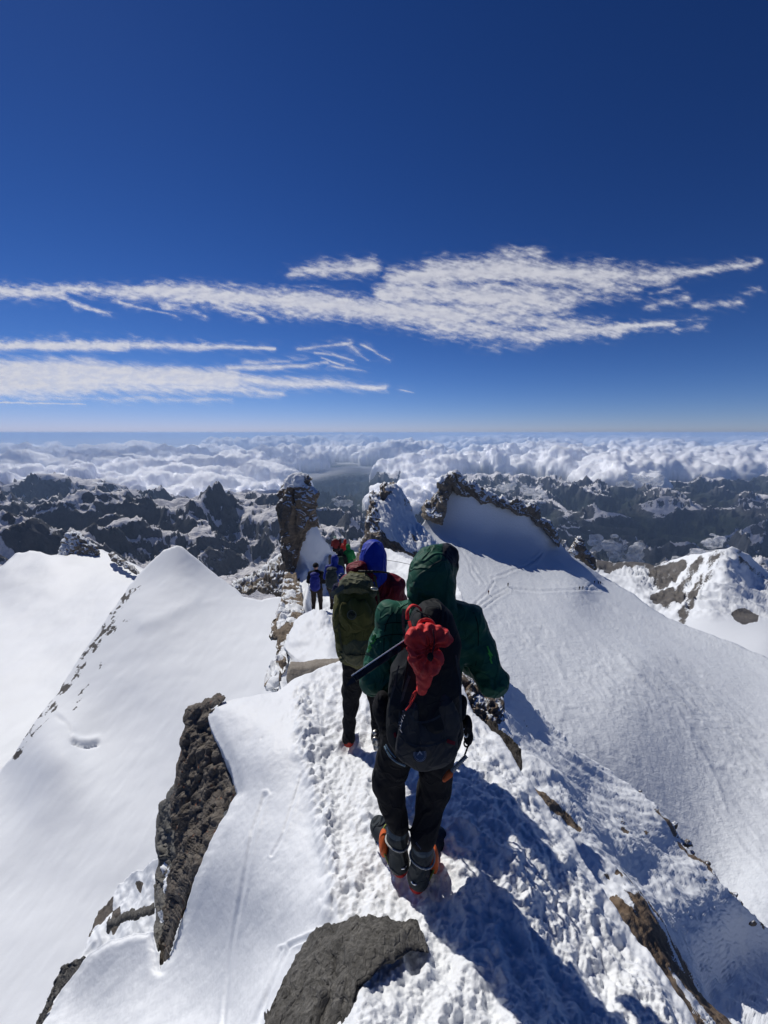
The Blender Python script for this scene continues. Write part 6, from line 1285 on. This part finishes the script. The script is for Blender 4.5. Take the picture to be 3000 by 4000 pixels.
# ---------------------------------------------------------------- everyone further down the ridge
def small(feet, head_py, d, jc, tc, label, hood=None, hat=None, pack=None, packlabel=None, yaw=0., pose='stand', bend=0., group=None, H=None, h=.03):
    px, py = feet if len(feet) == 2 else (feet[0], None)
    top = W(px, head_py, d)
    H = H or 1.74; base = W(px, py, d) if py else top - np.array([0, 0, H])
    if py: H = top[2] - base[2]
    s = H / 1.76; c, sn = math.cos(yaw), math.sin(yaw)
    def T(x, y, z): return np.array([base[0] + s * (x * c - y * sn), base[1] + s * (x * sn + y * c), base[2] + s * z])
    st = .16 if pose == 'step' else 0.0; b_ = bend
    J = dict(pel=T(0, 0, .95), chest=T(0, .08 * b_ * 2, 1.27), neck=T(0, .14 * b_ * 2, 1.48), head=T(0, .18 * b_ * 2 + .02, 1.63), face=(-sn, c, -.2), shL=T(-.17, .12 * b_ * 2, 1.40), shR=T(.17, .12 * b_ * 2, 1.40), elL=T(-.24, .04 + .1 * b_, 1.14), elR=T(.25, .04 + .1 * b_, 1.13), haL=T(-.22, .24, 1.0), haR=T(.2, .26, 1.02),
             hipL=T(-.095, 0, .88), hipR=T(.095, 0, .88), knL=T(-.11, .05 + st, .50 + st * .4), knR=T(.11, .03 - st * .3, .48), anL=T(-.12, 0 + st * 1.3, .12 + st), anR=T(.12, -.02 - st, .12), heL=T(-.12, -.06 + st * 1.3, .0 + st), toL=T(-.15, .19 + st * 1.3, 0.0 + st), heR=T(.12, -.08 - st, 0), toR=T(.15, .17 - st, 0), jr=s)
    K = {k: v for k, v in J.items()}
    if s != 1:
        pass
    r = person(tuple(base), K, jc, tc, label, hood=hood, hat=hat, h=h, group=group, wr=.6)
    if pack:
        e = empty('backpack', tuple(T(0, -.2, .98))); tag(e, packlabel, 'backpack'); Be = np.array(e.location)
        q = [('e', T(0, -.21 + .1 * b_, 1.22), (.16 * s, .12 * s, .27 * s)), ('e', T(0, -.22 + .1 * b_, 1.06), (.165 * s, .12 * s, .15 * s))]
        skin('pack_body', q, pack, e, Be, h * .8, .05, wr=folds(.02, (8, 8, 8), 7)); skin('lid', [('e', T(0, -.19 + .14 * b_, 1.45), (.15 * s, .12 * s, .07 * s))], pack, e, Be, h * .8, .03, wr=folds(.012, (9, 9, 9), 8))
    return T
NV = cloth('navy_shell', (.01, .014, .05), .6); BL = cloth('blue_shell', (.01, .03, .25), .5); GRN = cloth('bright_green_shell', (.015, .19, .05), .5); MAR = cloth('maroon_shell', (.12, .012, .015), .6); RD = cloth('red_shell', (.36, .015, .015), .5); BRN = cloth('dark_brown_trousers', (.03, .022, .018), .7)
SP_ = 'climbers queuing along the ridge'
T = small((1240, 2402), 2199, 12.6, K_BLACK, BRN, 'climber in black with a beanie and blue backpack, alone at the left', hat=(K_BLACK, 'hat'), pack=cloth('royal_blue_pack', (.012, .02, .20), .5), packlabel='blue backpack on the climber in black at the left', group=SP_, h=.022)
o_ = tube('trekking_pole', [T(-.27, .12, 1.03), T(-.20, .2, -.02)], .012, K_SILVER); tag(o_, 'thin grey pole in the left hand of the climber with the blue backpack', 'trekking pole')
T = small((1306, 2412), 2176, 11.4, BL, BRN, 'climber in a blue hood and blue jacket behind the hiker with the olive pack', hood=BL, pack=cloth('dark_teal_pack', (.02, .03, .035), .6), packlabel='dark grey pack worn by the climber in the blue hood', yaw=-.15, pose='step', bend=.5, group=SP_, h=.022)
small((1333,), 2262, 9.6, NV, K_BLACK, 'climber in a shiny dark blue helmet, low and close behind the olive pack', hat=(cloth('glossy_navy_helmet', (.01, .03, .09), .15, .02), 'helmet'), yaw=.1, bend=1.1, group=SP_, H=1.5, h=.024)
small((1330,), 2150, 17.5, K_BLACK, K_BLACK, 'climber in a black jacket right in front of the bright green one', hood=K_BLACK, pack=cloth('black_green_pack', (.012, .03, .02), .6), packlabel='very dark green pack left of the bright green climber', bend=.6, group=SP_, h=.026)
small((1366,), 2134, 17.8, GRN, K_BLACK, 'climber in a bright green hooded jacket bending forward', hood=GRN, yaw=.3, bend=1.0, group=SP_, h=.026)
small((1309,), 2095, 25.5, MAR, K_BLACK, 'climber in maroon with a pale green helmet, farthest left of the three on the crest', hat=(cloth('pale_green_helmet', (.25, .4, .3), .4), 'helmet'), yaw=.4, group=SP_, h=.034)
small((1327,), 2107, 26.5, cloth('dark_maroon_shell', (.05, .012, .014), .6), K_BLACK, 'climber in very dark clothes between the maroon and the red one', hood=cloth('dark_maroon_shell', (.05, .012, .014), .6), group=SP_, h=.034)
small((1343,), 2111, 25.8, RD, K_BLACK, 'climber in a bright red jacket at the right end of the crest group', hood=RD, yaw=-.3, bend=.6, group=SP_, h=.034)
# ski tourers far away on the snowfield
fs = rbf(sf_c)
def far(px, py, jc, label, hgt=1.75, lean=0.):
    t = float(fs(np.array([[px, py]]))[0]); d = t * float(cc(py)); f0 = W(px, py, d); top = f0 + np.array([0, 0, hgt])
    yn_ = (top[2] * CP + top[1] * SP) / (top[1] * CP - top[2] * SP); hp = 2000 - F * yn_
    small((px, py), hp, d, jc, K_BLACK, label, hat=(K_BLACK, 'hat'), group='tiny skiers on the big snowfield', h=.06, yaw=lean)
far(1908, 2322, MAR, 'tiny skier in dark red beside the start of the double ski track')
far(1984, 2292, K_DARK, 'tiny grey skier above the bend of the double ski track')
far(2263, 2304, K_DARK, 'left one of the tiny pair on the long ski track')
far(2276, 2303, K_BLACK, 'right one of the tiny pair on the long ski track')
far(2322, 2280, K_BLACK, 'leftmost of the three tiny skiers near the rim of the snowfield')
far(2337, 2282, K_DARK, 'middle one of the three tiny skiers near the rim of the snowfield')
far(2345, 2282, K_BLACK, 'rightmost of the three tiny skiers near the rim of the snowfield')
bpy.context.view_layer.update(); dg = bpy.context.evaluated_depsgraph_get(); NEWT = []
for o in TEXTS: NEWT.append((o, bpy.data.meshes.new_from_object(o.evaluated_get(dg))))
for o, me in NEWT:
    n = bpy.data.objects.new('letter', me); COL.objects.link(n); mb = o.matrix_basis.copy(); n.parent = o.parent; n.matrix_basis = mb; cu = o.data; bpy.data.objects.remove(o); bpy.data.curves.remove(cu)
print('script done', time.time() - T0)
